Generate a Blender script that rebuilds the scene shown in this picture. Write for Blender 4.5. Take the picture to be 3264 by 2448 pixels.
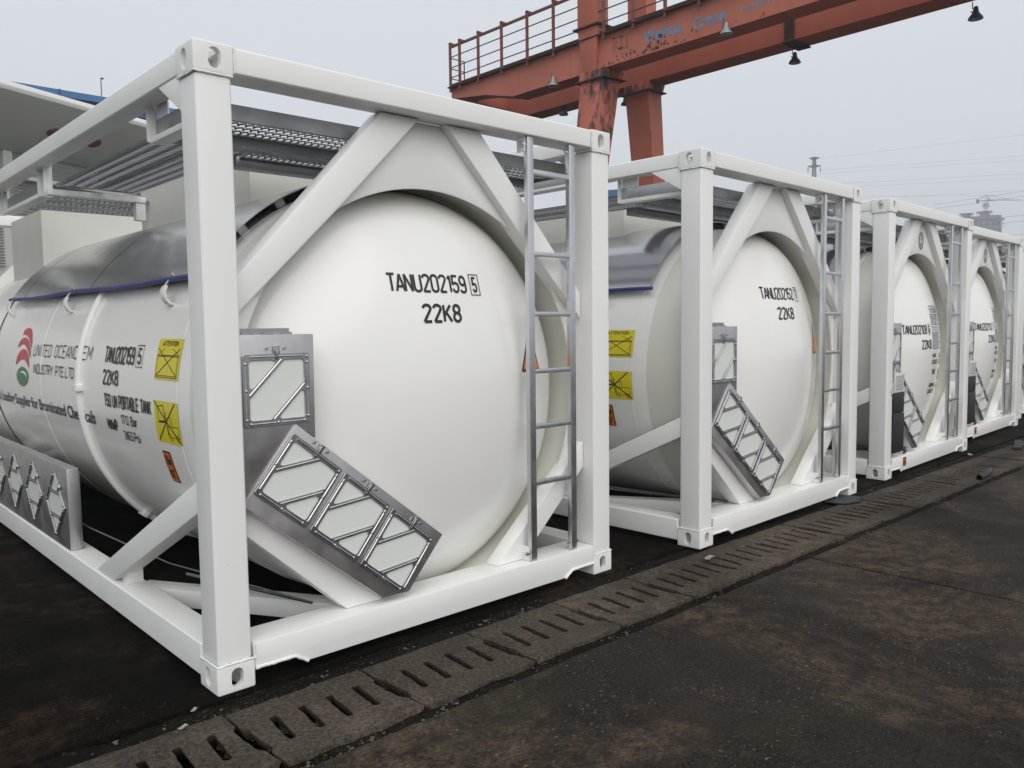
import bpy, bmesh, math, random
from mathutils import Vector, Matrix, noise
R = random.Random(7)
rad = math.radians
scn = bpy.context.scene
COL = scn.collection
for o in list(bpy.data.objects): bpy.data.objects.remove(o)

# ------------------------------------------------------------------ camera, sky, sun, exposure
cam = bpy.data.objects.new('camera', bpy.data.cameras.new('camera')); COL.objects.link(cam)
cam.location = (-1.283214, -3.146244, 1.483654)
cam.rotation_euler = (1.498387, 0.01231983, -0.7483137)
cam.data.sensor_width = 36.0; cam.data.lens = 2597.201 / 3264 * 36
cam.data.clip_start = 0.05; cam.data.clip_end = 6000
scn.camera = cam

SUN_EL, SUN_AZ = rad(42), rad(203)          # azimuth clockwise from +y: the brighter part of the overcast, behind the camera
w = bpy.data.worlds.new('World'); scn.world = w; w.use_nodes = True
nt = w.node_tree; nt.nodes.clear()
out = nt.nodes.new('ShaderNodeOutputWorld'); bg = nt.nodes.new('ShaderNodeBackground')
sky = nt.nodes.new('ShaderNodeTexSky'); sky.sky_type = 'NISHITA'; sky.sun_disc = False
sky.sun_elevation = SUN_EL; sky.sun_rotation = SUN_AZ
sky.air_density = 1.0; sky.dust_density = 4.0; sky.ozone_density = 1.0
hs = nt.nodes.new('ShaderNodeHueSaturation'); hs.inputs['Saturation'].default_value = 0.35
mx = nt.nodes.new('ShaderNodeMix'); mx.data_type = 'RGBA'
mx.inputs[0].default_value = 0.90             # cloud cover: an even pale grey layer over the clear sky
mx.inputs[7].default_value = (7.40, 7.72, 8.15, 1)
nt.links.new(sky.outputs[0], hs.inputs['Color']); nt.links.new(hs.outputs[0], mx.inputs[6])
nt.links.new(mx.outputs[2], bg.inputs[0]); bg.inputs[1].default_value = 0.1
nt.links.new(bg.outputs[0], out.inputs[0])

sun = bpy.data.objects.new('sun', bpy.data.lights.new('sun', 'SUN')); COL.objects.link(sun)
sun.data.energy = 1.5; sun.data.angle = rad(70); sun.data.color = (1.0, 0.95, 0.89)
d = Vector((math.sin(SUN_AZ) * math.cos(SUN_EL), math.cos(SUN_AZ) * math.cos(SUN_EL), math.sin(SUN_EL)))
sun.rotation_euler = d.to_track_quat('Z', 'Y').to_euler(); sun.location = d * 60

vs = scn.view_settings
vs.view_transform = 'Standard'; vs.look = 'None'; vs.exposure = 0.12; vs.gamma = 1.0; vs.use_curve_mapping = False
scn.cycles.max_bounces = 8; scn.cycles.volume_bounces = 1

# ------------------------------------------------------------------ materials
def mat(name, col, rough=0.5, metal=0.0, spec=0.5, var=0.0, vscale=3.0, bump=0.0, bscale=60.0, dirt=None, dirt_amt=0.0, dscale=4.0, coat=0.0, rvar=0.0, stretch=None, scuff=0.0):
    m = bpy.data.materials.new(name); m.use_nodes = True
    t = m.node_tree; b = t.nodes['Principled BSDF']; L = t.links
    b.inputs['Base Color'].default_value = (*col, 1); b.inputs['Roughness'].default_value = rough
    b.inputs['Metallic'].default_value = metal; b.inputs['Specular IOR Level'].default_value = spec
    b.inputs['Coat Weight'].default_value = coat; b.inputs['Coat Roughness'].default_value = 0.12
    if not (var or bump or dirt_amt or rvar): return m
    tc = t.nodes.new('ShaderNodeTexCoord'); src = tc.outputs['Object']
    if stretch:
        mp = t.nodes.new('ShaderNodeMapping'); mp.inputs['Scale'].default_value = stretch
        L.new(src, mp.inputs[0]); src = mp.outputs[0]
    cur = None
    def nz(scale, det=5, rgh=0.6):
        n = t.nodes.new('ShaderNodeTexNoise'); n.inputs['Scale'].default_value = scale
        n.inputs['Detail'].default_value = det; n.inputs['Roughness'].default_value = rgh
        L.new(src, n.inputs['Vector']); return n.outputs[0]
    if var:
        rp = t.nodes.new('ShaderNodeMapRange'); rp.inputs[1].default_value = .25; rp.inputs[2].default_value = .75
        rp.inputs[3].default_value = 1 - var; rp.inputs[4].default_value = 1 + var
        L.new(nz(vscale), rp.inputs[0])
        mu = t.nodes.new('ShaderNodeMix'); mu.data_type = 'RGBA'; mu.blend_type = 'MULTIPLY'; mu.inputs[0].default_value = 1
        mu.inputs[6].default_value = (*col, 1); L.new(rp.outputs[0], mu.inputs[7]); cur = mu.outputs[2]
    if dirt_amt:
        cr = t.nodes.new('ShaderNodeMapRange'); cr.inputs[1].default_value = 1 - dirt_amt; cr.inputs[2].default_value = min(1, 1 - dirt_amt + .12)
        L.new(nz(dscale, 9, .68), cr.inputs[0])
        mi = t.nodes.new('ShaderNodeMix'); mi.data_type = 'RGBA'
        L.new(cr.outputs[0], mi.inputs[0])
        if cur: L.new(cur, mi.inputs[6])
        else: mi.inputs[6].default_value = (*col, 1)
        mi.inputs[7].default_value = (*dirt, 1); cur = mi.outputs[2]
    if scuff:
        sr = t.nodes.new('ShaderNodeMapRange'); sr.inputs[1].default_value = .675; sr.inputs[2].default_value = .72; sr.inputs[4].default_value = scuff
        L.new(nz(24, 8, .72), sr.inputs[0]); m3 = t.nodes.new('ShaderNodeMix'); m3.data_type = 'RGBA'; L.new(sr.outputs[0], m3.inputs[0]); L.new(cur, m3.inputs[6])
        m3.inputs[7].default_value = (.22, .19, .16, 1); cur = m3.outputs[2]
    if cur: L.new(cur, b.inputs['Base Color'])
    if rvar:
        rr = t.nodes.new('ShaderNodeMapRange'); rr.inputs[1].default_value = .3; rr.inputs[2].default_value = .7
        rr.inputs[3].default_value = max(.02, rough - rvar); rr.inputs[4].default_value = min(1, rough + rvar)
        L.new(nz(vscale * 1.7 + 1), rr.inputs[0]); L.new(rr.outputs[0], b.inputs['Roughness'])
    if bump:
        bu = t.nodes.new('ShaderNodeBump'); bu.inputs['Strength'].default_value = bump; bu.inputs['Distance'].default_value = .01
        L.new(nz(bscale, 3), bu.inputs['Height']); L.new(bu.outputs[0], b.inputs['Normal'])
    return m

M = {}
M['white'] = mat('white_frame_paint', (.82, .825, .81), .34, spec=.45, var=.03, vscale=1.5, bump=.05, bscale=140, dirt=(.45, .43, .39), dirt_amt=.30, dscale=11, rvar=.06, scuff=.55)
M['weld'] = mat('painted_weld', (.84, .845, .83), .4, bump=.5, bscale=120)
M['tank'] = mat('cream_white_tank_paint', (.845, .845, .815), .22, spec=.5, var=.02, vscale=1.2, bump=.025, bscale=6, coat=.25, rvar=.05)
M['spill'] = mat('shaded_white_spill_box', (.58, .58, .535), .5, var=.05, vscale=3)  # white paint, darkened in the base colour for the shade of the planks
M['skirt'] = mat('cream_skirt_paint', (.74, .74, .67), .35, var=.03, vscale=2)
M['steel'] = mat('brushed_stainless', (.50, .50, .51), .32, metal=1, var=.10, vscale=5, rvar=.08, bump=.04, bscale=9)
M['steeld'] = mat('grey_stainless_sheet', (.56, .55, .555), .46, metal=1, var=.14, vscale=4, rvar=.08, bump=.05, bscale=7)
M['plank'] = mat('aluminium_grating', (.30, .30, .305), .42, metal=1, var=.1, vscale=6, rvar=.08)
M['alu'] = mat('ladder_aluminium', (.62, .63, .65), .36, metal=1, var=.06, vscale=7, rvar=.08, bump=.03, bscale=40)
M['shield'] = mat('mirror_stainless_shield', (.54, .55, .57), .20, metal=1, var=.04, vscale=2, bump=.035, bscale=3.0, rvar=.04)
M['trim'] = mat('blue_rubber_trim', (.045, .045, .21), .5)
M['pale'] = mat('pale_placard_sheet', (.70, .72, .685), .45, var=.02)
M['black'] = mat('black_plastic', (.012, .012, .013), .5)
M['ink'] = mat('black_vinyl', (.012, .012, .014), .4)
M['navy'] = mat('navy_vinyl', (.02, .025, .07), .4)
M['yellow'] = mat('yellow_vinyl', (.70, .60, .015), .35)
M['orange'] = mat('orange_vinyl', (.78, .22, .015), .35)
M['orange2'] = mat('dark_orange_vinyl', (.62, .15, .015), .35)
M['red'] = mat('red_vinyl', (.50, .035, .05), .35)
M['green'] = mat('green_vinyl', (.015, .18, .055), .35)
M['wvinyl'] = mat('white_vinyl', (.78, .78, .77), .35)
M['grey'] = mat('grey_vinyl', (.25, .26, .27), .5)
M['bolt'] = mat('zinc_bolt', (.55, .55, .56), .3, metal=1)
M['crane'] = mat('faded_red_crane_paint', (.43, .130, .082), .62, var=.16, vscale=.9, dirt=(.030, .014, .011), dirt_amt=.37, dscale=2.2, bump=.05, bscale=20, stretch=(1, 1, .8))
M['crane_clean'] = mat('faded_red_crane_paint_sound', (.42, .115, .068), .62, var=.14, vscale=.8, dirt=(.05, .02, .014), dirt_amt=.36, dscale=2.0, stretch=(1.6, 1.6, .6))
M['rusty'] = mat('rusted_crane_leg', (.42, .12, .075), .7, var=.2, vscale=1.5, dirt=(.035, .018, .013), dirt_amt=.55, dscale=1.6, stretch=(1.8, 1.8, .8))
M['rust'] = mat('dark_rust', (.055, .025, .018), .8, var=.4, vscale=6)
M['cblue'] = mat('faded_blue_lettering', (.14, .25, .37), .6, var=.25, vscale=5)
M['railp'] = mat('faded_maroon_rail', (.17, .055, .04), .7, var=.3, vscale=3)
M['cbrown'] = mat('faded_brown_emblem', (.34, .10, .06), .65)
M['lampg'] = mat('weathered_lamp_metal', (.30, .32, .33), .45, metal=.4)
M['lampd'] = mat('dark_lamp_metal', (.035, .04, .042), .5)
M['glass'] = mat('lamp_glass', (.30, .32, .30), .15)
M['bluesheet'] = mat('blue_roof_sheet', (.035, .15, .36), .45, var=.08, vscale=.5)
M['bluedark'] = mat('blue_fascia', (.02, .09, .24), .5)
M['housing'] = mat('white_housing_paint', (.66, .67, .64), .5, var=.03)
M['louvre'] = mat('white_louvre', (.62, .63, .62), .5)
M['maroon'] = mat('maroon_lamp_lens', (.14, .015, .022), .25)
M['conc'] = mat('raw_tower_concrete', (.20, .21, .22), .9, var=.12, vscale=.2)
M['net'] = mat('scaffold_net', (.42, .44, .45), .9)
M['window'] = mat('dark_opening', (.06, .065, .07), .6)
M['pylon'] = mat('galvanised_lattice', (.03, .032, .035), .6)
M['wire'] = mat('power_cable', (.10, .10, .11), .6)
M['tcr'] = mat('tower_crane_steel', (.22, .22, .21), .6)
M['rubber'] = mat('black_rubber', (.014, .014, .015), .6, bump=.2, bscale=30)
M['mat_'] = mat('dark_grey_rubber_mat', (.03, .033, .035), .7, bump=.2, bscale=30)
M['paper'] = mat('white_scrap', (.30, .29, .27), .85, bump=.3, bscale=60)
M['pebble'] = mat('gravel_stone', (.09, .085, .075), .9, var=.5, vscale=40)
M['cable'] = mat('steel_cable', (.25, .25, .25), .4, metal=1)

def ground_mat(name, base, light, green, dark, flecks=.5, rough=.62, lightamt=.5, spec=.14):
    m = bpy.data.materials.new(name); m.use_nodes = True
    t = m.node_tree; b = t.nodes['Principled BSDF']; L = t.links
    g = t.nodes.new('ShaderNodeNewGeometry'); P = g.outputs['Position']
    def nz(scale, det=6, rgh=.6, st=None, dist=0.0):
        s = P
        if st:
            mp = t.nodes.new('ShaderNodeMapping'); mp.inputs['Scale'].default_value = st[:3]
            if len(st) > 3: mp.inputs['Rotation'].default_value = (0, 0, st[3])
            L.new(P, mp.inputs[0]); s = mp.outputs[0]
        n = t.nodes.new('ShaderNodeTexNoise'); n.inputs['Scale'].default_value = scale; n.inputs['Detail'].default_value = det
        n.inputs['Roughness'].default_value = rgh; n.inputs['Distortion'].default_value = dist
        L.new(s, n.inputs['Vector']); return n.outputs[0]
    def rng(v, a, b_, lo=0., hi=1.):
        r = t.nodes.new('ShaderNodeMapRange'); r.interpolation_type = 'SMOOTHSTEP'
        for i, x in zip((1, 2, 3, 4), (a, b_, lo, hi)): r.inputs[i].default_value = x
        L.new(v, r.inputs[0]); return r.outputs[0]
    def mix(f, a, c, mode='MIX'):
        x = t.nodes.new('ShaderNodeMix'); x.data_type = 'RGBA'; x.blend_type = mode
        for i, v in ((0, f), (6, a), (7, c)):
            if isinstance(v, (int, float)): x.inputs[i].default_value = v
            elif isinstance(v, tuple): x.inputs[i].default_value = (*v, 1)
            else: L.new(v, x.inputs[i])
        return x.outputs[2]
    def mul(a, c):
        x = t.nodes.new('ShaderNodeMath'); x.operation = 'MULTIPLY'
        for i, v in enumerate((a, c)):
            if isinstance(v, (int, float)): x.inputs[i].default_value = v
            else: L.new(v, x.inputs[i])
        return x.outputs[0]
    c = mix(rng(nz(.9, 7, .65), .35, .65), dark, base)
    patch = mul(rng(nz(.75, 8, .70, dist=.8), .46, .62), rng(nz(11, 6, .75), .36, .62))
    c = mix(mul(patch, lightamt), c, light)
    c = mix(mul(rng(nz(1.3, 5, .6, (1, 1, 1, .7)), .52, .68), .45), c, green)
    grain = rng(nz(58, 6, .78), .30, .70, .42, 1.65)
    gc = t.nodes.new('ShaderNodeCombineColor'); [L.new(grain, gc.inputs[i]) for i in range(3)]
    c = mix(1.0, c, gc.outputs[0], 'MULTIPLY')
    fl = mul(rng(nz(34, 4, .65, (1, 2.4, 1, .35)), .615, .67), rng(nz(2.2, 4, .6), .44, .60))
    c = mix(mul(fl, flecks), c, (.22, .20, .17))
    fl2 = mul(rng(nz(95, 3, .55, (1, 1.7, 1, 1.2)), .64, .69), rng(nz(1.4, 4, .6), .40, .6))
    c = mix(mul(fl2, flecks), c, (.20, .19, .165))
    L.new(c, b.inputs['Base Color'])
    L.new(rng(nz(1.1, 5, .6), .3, .7, rough - .12, rough + .2), b.inputs['Roughness'])
    b.inputs['Specular IOR Level'].default_value = spec
    bu = t.nodes.new('ShaderNodeBump'); bu.inputs['Strength'].default_value = .55; bu.inputs['Distance'].default_value = .006
    hsum = t.nodes.new('ShaderNodeMath'); hsum.operation = 'ADD'
    L.new(nz(110, 5, .75), hsum.inputs[0]); L.new(nz(8, 4, .6), hsum.inputs[1]); L.new(hsum.outputs[0], bu.inputs['Height'])
    L.new(bu.outputs[0], b.inputs['Normal'])
    return m
M['yard'] = ground_mat('stained_yard_concrete', (.0255, .0205, .0160), (.105, .078, .053), (.028, .027, .0155), (.0130, .0112, .0098), .85, .7, .66, .10)
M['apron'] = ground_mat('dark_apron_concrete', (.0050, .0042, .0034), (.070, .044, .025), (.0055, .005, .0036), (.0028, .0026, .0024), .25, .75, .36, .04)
M['cover'] = ground_mat('drain_cover_concrete', (.060, .049, .039), (.130, .106, .082), (.046, .042, .032), (.036, .030, .025), .8, .8, .6)
M['soil'] = ground_mat('wet_joint_soil', (.0085, .0078, .006), (.026, .022, .016), (.0095, .011, .0055), (.0045, .0043, .0038), .6, .8, .5, .06)

# ------------------------------------------------------------------ mesh helpers
class MB:
    def __init__(s): s.bm = bmesh.new()
    def add(s, vs_, fs):
        v = [s.bm.verts.new(p) for p in vs_]
        for f in fs:
            try: s.bm.faces.new([v[i] for i in f])
            except ValueError: pass
        return s
    def box(s, a, b, mtx=None):
        x0, y0, z0 = a; x1, y1, z1 = b
        P = [(x0, y0, z0), (x1, y0, z0), (x1, y1, z0), (x0, y1, z0), (x0, y0, z1), (x1, y0, z1), (x1, y1, z1), (x0, y1, z1)]
        if mtx is not None: P = [mtx @ Vector(p) for p in P]
        return s.add(P, [(0, 3, 2, 1), (4, 5, 6, 7), (0, 1, 5, 4), (1, 2, 6, 5), (2, 3, 7, 6), (3, 0, 4, 7)])
    def prism(s, poly, vec, closed=True):
        """polygon (3D points) pushed along vec"""
        n = len(poly); v = Vector(vec)
        P = [Vector(p) for p in poly] + [Vector(p) + v for p in poly]
        return s.add(P, [tuple(range(n - 1, -1, -1)), tuple(range(n, 2 * n))] + [(i, (i + 1) % n, n + (i + 1) % n, n + i) for i in range(n)])
    def tube(s, path, r, n=8, cap=True):
        path = [Vector(p) for p in path]; rings = []
        up = None
        for i, p in enumerate(path):
            a = path[max(0, i - 1)]; b = path[min(len(path) - 1, i + 1)]
            t = (b - a).normalized()
            if up is None:
                up = Vector((0, 0, 1)) if abs(t.z) < .9 else Vector((1, 0, 0))
            u = (up - t * up.dot(t)).normalized(); q = t.cross(u); up = u
            rr = r[i] if isinstance(r, (list, tuple)) else r
            rings.append([p + (u * math.cos(2 * math.pi * k / n) + q * math.sin(2 * math.pi * k / n)) * rr for k in range(n)])
        V = [x for rg in rings for x in rg]; F = []
        for i in range(len(rings) - 1):
            for k in range(n): F.append((i * n + k, i * n + (k + 1) % n, (i + 1) * n + (k + 1) % n, (i + 1) * n + k))
        if cap: F += [tuple(range(n - 1, -1, -1)), tuple(range((len(rings) - 1) * n, len(rings) * n))]
        return s.add(V, F)
    def bar(s, a, b, wdt, hgt, up=(0, 0, 1)):
        """rectangular bar from a to b; wdt across, hgt along up"""
        a = Vector(a); b = Vector(b); t = (b - a).normalized(); u = Vector(up); u = (u - t * u.dot(t)).normalized(); q = t.cross(u)
        P = []
        for p in (a, b):
            for i, j in ((-1, -1), (1, -1), (1, 1), (-1, 1)): P.append(p + q * (i * wdt / 2) + u * (j * hgt / 2))
        return s.add(P, [(3, 2, 1, 0), (4, 5, 6, 7), (0, 1, 5, 4), (1, 2, 6, 5), (2, 3, 7, 6), (3, 0, 4, 7)])
    def lathe_y(s, prof, cx, cz, n=96, a0=0., a1=2 * math.pi):
        """profile of (radius, y) turned about the y axis through (cx, cz); angle 0 = +x, up = +z"""
        full = abs(a1 - a0 - 2 * math.pi) < 1e-6
        m = n if full else n + 1
        V = [(cx + r * math.cos(a0 + (a1 - a0) * k / n), y, cz + r * math.sin(a0 + (a1 - a0) * k / n)) for r, y in prof for k in range(m)]
        F = []
        for i in range(len(prof) - 1):
            for k in range(n):
                k2 = (k + 1) % m if full else k + 1
                F.append((i * m + k, i * m + k2, (i + 1) * m + k2, (i + 1) * m + k))
        return s.add(V, F)
    def lathe_z(s, prof, x, y, n=16):
        V = [(x + r * math.cos(2 * math.pi * k / n), y + r * math.sin(2 * math.pi * k / n), z) for r, z in prof for k in range(n)]
        F = [(i * n + k, i * n + (k + 1) % n, (i + 1) * n + (k + 1) % n, (i + 1) * n + k) for i in range(len(prof) - 1) for k in range(n)]
        return s.add(V, F)
    def mesh(s, name, m, bevel=0., seg=2, smooth=35, recalc=True):
        bm = s.bm
        if recalc: bmesh.ops.recalc_face_normals(bm, faces=bm.faces)
        if bevel:
            ed = [e for e in bm.edges if len(e.link_faces) == 2 and e.calc_face_angle(0) > rad(40)]
            bmesh.ops.bevel(bm, geom=ed, offset=bevel, segments=seg, profile=.6, affect='EDGES', clamp_overlap=True)
        me = bpy.data.meshes.new(name)
        for f in bm.faces: f.smooth = True
        bm.to_mesh(me); bm.free()
        me.set_sharp_from_angle(angle=rad(smooth))
        me.materials.append(m)
        return me

def link(name, me, parent=None, mtx=None, **props):
    o = bpy.data.objects.new(name, me); COL.objects.link(o)
    if parent: o.parent = parent
    if mtx is not None: o.matrix_local = mtx
    for k, v in props.items(): o[k] = v
    return o
def thing(name, label, cat, loc=(0, 0, 0), rz=0., group=None):
    o = bpy.data.objects.new(name, None); COL.objects.link(o); o.location = loc; o.rotation_euler = (0, 0, rz)
    o.empty_display_size = .2; o['label'] = label; o['category'] = cat
    if group: o['group'] = group
    return o
def part(name, mb, m, parent, bevel=0., **k):
    return link(name, mb.mesh(name, m, bevel, **k), parent)
def copy_tree(o, parent=None):
    c = o.copy(); COL.objects.link(c); c.parent = parent
    for ch in list(o.children): copy_tree(ch, c)
    return c

def flat_mesh(name, splines, m, thick=0., bev=0.):
    """filled 2D outline with holes (list of point lists) as a plate in XY, extruded along Z by +-thick/2"""
    cu = bpy.data.curves.new(name, 'CURVE'); cu.dimensions = '2D'; cu.fill_mode = 'BOTH'
    for pts in splines:
        sp = cu.splines.new('POLY'); sp.points.add(len(pts) - 1); sp.use_cyclic_u = True
        for q, p in zip(sp.points, pts): q.co = (p[0], p[1], 0, 1)
    cu.extrude = max(0, thick / 2 - bev); cu.bevel_depth = bev; cu.offset = -bev; cu.bevel_resolution = 1
    ob = bpy.data.objects.new('tmp', cu); me = bpy.data.meshes.new_from_object(ob)
    bpy.data.objects.remove(ob); bpy.data.curves.remove(cu)
    me.name = name; me.materials.clear(); me.materials.append(m)
    for p in me.polygons: p.use_smooth = True
    me.set_sharp_from_angle(angle=rad(40))
    return me
def text_mesh(body, wdt, hgt, bold=0., shear=0., fit=True):
    """text scaled to fill the box (0..wdt, 0..hgt) in XY"""
    cu = bpy.data.curves.new('t', 'FONT'); cu.body = body; cu.offset = bold; cu.shear = shear; cu.resolution_u = 3; cu.fill_mode = 'FRONT'
    ob = bpy.data.objects.new('tmp', cu); me = bpy.data.meshes.new_from_object(ob)
    bpy.data.objects.remove(ob); bpy.data.curves.remove(cu)
    xs = [v.co.x for v in me.vertices]; ys = [v.co.y for v in me.vertices]
    if not xs: return me
    x0, x1, y0, y1 = min(xs), max(xs), min(ys), max(ys)
    for v in me.vertices: v.co = ((v.co.x - x0) / (x1 - x0) * wdt, (v.co.y - y0) / (y1 - y0) * hgt, 0)
    return me
def join(meshes, name, m):
    bm = bmesh.new()
    for me in meshes: bm.from_mesh(me); bpy.data.meshes.remove(me)
    me = bpy.data.meshes.new(name); bm.to_mesh(me); bm.free(); me.materials.clear(); me.materials.append(m); return me
def warp(me, fn):
    for v in me.vertices: v.co = fn(v.co.x, v.co.y, v.co.z)
    me.update(); return me
def strip(pts, wdt, closed=False, seg=.02):
    """flat line of given width through 2D points, as a mesh in XY, cut fine enough to be wrapped on a surface"""
    bm = bmesh.new(); P = [Vector((p[0], p[1], 0)) for p in pts]
    if closed: P.append(P[0])
    for a, b in zip(P, P[1:]):
        t = (b - a); n = max(1, int(t.length / seg)); t.normalize(); q = Vector((-t.y, t.x, 0)) * wdt / 2
        a2, b2 = a - t * wdt * .45, b + t * wdt * .45; prev = None
        for i in range(n + 1):
            c = a2.lerp(b2, i / n); cur = (bm.verts.new(c - q), bm.verts.new(c + q))
            if prev: bm.faces.new((prev[0], cur[0], cur[1], prev[1]))
            prev = cur
    me = bpy.data.meshes.new('strip'); bm.to_mesh(me); bm.free(); return me
def grid_rect(x0, y0, x1, y1, n=8, k=8):
    bm = bmesh.new(); V = [[bm.verts.new((x0 + (x1 - x0) * i / n, y0 + (y1 - y0) * j / k, 0)) for j in range(k + 1)] for i in range(n + 1)]
    for i in range(n):
        for j in range(k): bm.faces.new((V[i][j], V[i + 1][j], V[i + 1][j + 1], V[i][j + 1]))
    me = bpy.data.meshes.new('rect'); bm.to_mesh(me); bm.free(); return me
def poly_mesh(pts):
    bm = bmesh.new(); bm.faces.new([bm.verts.new((p[0], p[1], 0)) for p in pts])
    bmesh.ops.triangulate(bm, faces=bm.faces); bmesh.ops.subdivide_edges(bm, edges=bm.edges, cuts=1)
    me = bpy.data.meshes.new('poly'); bm.to_mesh(me); bm.free(); return me

# ------------------------------------------------------------------ ground, drain, yard slabs
g = MB()
XL, XR = -400, 900
prof = [(-400, -.06), (-.645, -.06), (-.645, -.40), (-.15, -.40), (-.15, -.06), (900, -.06)]
g.add([(x, y, z) for y, z in prof for x in (XL, XR)], [(2 * i, 2 * i + 1, 2 * i + 3, 2 * i + 2) for i in range(5)])
link('ground', g.mesh('ground', M['soil'], recalc=False, smooth=10), kind='structure')

def jag(pts, amp, step=.03, fr=9., seed=0.):
    """2D closed outline with chipped, wandering edges"""
    outp = []
    for (x0, y0), (x1, y1) in zip(pts, pts[1:] + pts[:1]):
        L_ = math.hypot(x1 - x0, y1 - y0); n = max(1, int(L_ / step))
        for i in range(n):
            x = x0 + (x1 - x0) * i / n; y = y0 + (y1 - y0) * i / n
            k = Vector((x * fr + seed, y * fr - seed, seed)); nn = noise.noise_vector(k) * .7 + noise.noise_vector(k * 3.7) * .5
            nx, ny = (y1 - y0) / L_, -(x1 - x0) / L_
            e = amp * (nn.x)
            outp.append((x + nx * e, y + ny * e))
    return outp
def stadium(cx, cy, hw, hl, n=6, tilt=0., jit=0., rnd=R):
    """vertical slot of half width hw and half length hl"""
    pts = []
    for k in range(n + 1): a = math.pi * k / n; pts.append((cx + hw * math.cos(a), cy + hl - hw + hw * math.sin(a)))
    for s in range(1, 5): pts.append((cx - hw, cy + (hl - hw) * (1 - s / 2.5)))
    for k in range(n + 1): a = math.pi + math.pi * k / n; pts.append((cx + hw * math.cos(a), cy - hl + hw + hw * math.sin(a)))
    for s in range(1, 5): pts.append((cx + hw, cy - (hl - hw) * (1 - s / 2.5)))
    return [(x - (y - cy) * tilt + rnd.uniform(-jit, jit), y + rnd.uniform(-jit, jit)) for x, y in pts]

yard = thing('yard_paving', 'stained dark concrete yard slabs in front of the drain', 'paving'); yard['kind'] = 'structure'
del yard['category']; del yard['label']
for i in range(-2, 9):
    x0 = 3.5 + 4.4 * (i - 0) ; x1 = x0 + 4.4
    o = [(x0 + .010, -.725), (x0 + .08, -6.0), (x1 + .062, -6.0), (x1 - .010, -.725)]
    if x0 > 30: continue
    me = flat_mesh('concrete_slab', [jag(o, .014, .05, 3., i)], M['yard'], .06, .004)
    link('concrete_slab', me, yard, Matrix.Translation((0, 0, -.03)))
far = MB().box((-60, -120, -.05), (60, -6.02, 0)); link('concrete_slab', far.mesh('concrete_slab', M['yard']), yard)
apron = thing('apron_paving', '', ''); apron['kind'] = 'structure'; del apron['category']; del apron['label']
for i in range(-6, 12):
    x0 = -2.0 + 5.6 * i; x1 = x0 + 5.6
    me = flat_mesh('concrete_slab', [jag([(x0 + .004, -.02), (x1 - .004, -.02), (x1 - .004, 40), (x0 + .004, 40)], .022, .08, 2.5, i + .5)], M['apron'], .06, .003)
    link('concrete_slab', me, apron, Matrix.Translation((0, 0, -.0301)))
drain = thing('drain_channel', '', ''); drain['kind'] = 'structure'; del drain['category']; del drain['label']
covers = []
for v in range(6):
    rr = random.Random(40 + v); ol = []
    notch = .022
    o = [(.006, -.155), (.596, -.155), (.596, -.29), (.596 - notch, -.315), (.596 - notch, -.50), (.596, -.535), (.604, -.63), (.014, -.63), (.006, -.535), (notch, -.50), (notch, -.315), (.004, -.29)]
    sp = [jag(o, .011, .017, 8., v * 3.1 + 1)]
    for k in range(4): sp.append(stadium(.121 + .1215 * k, -.39,   .0158, .106, 6, -.10, .0026, rr))
    me = flat_mesh('drain_cover', sp, M['cover'], .055, .003)
    for vv in me.vertices:
        if vv.co.z < 0:
            for k in range(4):
                dx = vv.co.x - (.121 + .1215 * k) - (vv.co.y + .39) * .10
                if abs(dx) < .020 and abs(vv.co.y + .39) < .115:
                    vv.co.x += math.copysign(.024, dx)
                    if vv.co.y + .39 > .085: vv.co.y += .045
                    break
            else:
                if vv.co.x < .035: vv.co.x += .022
                elif vv.co.x > .57: vv.co.x -= .022
    me.update(); covers.append(me)
for i in range(-4, 42):
    k = R.randrange(6)
    tilt = Matrix.Rotation(R.uniform(-.006, .006), 4, 'X') @ Matrix.Rotation(R.uniform(-.006, .006), 4, 'Y')
    link('drain_cover', covers[k], drain, Matrix.Translation((-.045 + .604 * i, R.uniform(-.008, .008), -.027 + R.uniform(-.006, .002))) @ tilt)
# gravel and crumbs in the two joints
bm = bmesh.new()
def crumb(x, y, z, s):
    vs_ = [bm.verts.new((x + dx * s * R.uniform(.6, 1.3), y + dy * s * R.uniform(.6, 1.3), z + dz * s * R.uniform(.4, .9))) for dx, dy, dz in ((1, 0, 0), (0, 1, 0), (-1, 0, 0), (0, -1, 0), (0, 0, 1))]
    for a, b in ((0, 1), (1, 2), (2, 3), (3, 0)): bm.faces.new((vs_[a], vs_[b], vs_[4]))
for _ in range(5200):
    x = -1.2 + 14 * R.random() ** 1.5; y = R.uniform(-.715, -.635)
    crumb(x, y, -.055 + R.uniform(0, .03), R.uniform(.003, .011))
for _ in range(3800):
    x = -1.2 + 14 * R.random() ** 1.5; y = R.uniform(-.155, -.02)
    crumb(x, y, -.057 + R.uniform(0, .035), R.uniform(.003, .012))
for _ in range(900):
    x = -1.2 + 9 * R.random() ** 1.4; y = R.uniform(-3.5, .1); crumb(x, y, -.001, R.uniform(.0015, .0045))
me = bpy.data.meshes.new('gravel'); bm.to_mesh(me); bm.free(); me.materials.append(M['pebble'])
link('gravel', me, kind='stuff', label='loose gravel and crumbs lying in the joints beside the drain', category='gravel')
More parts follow.
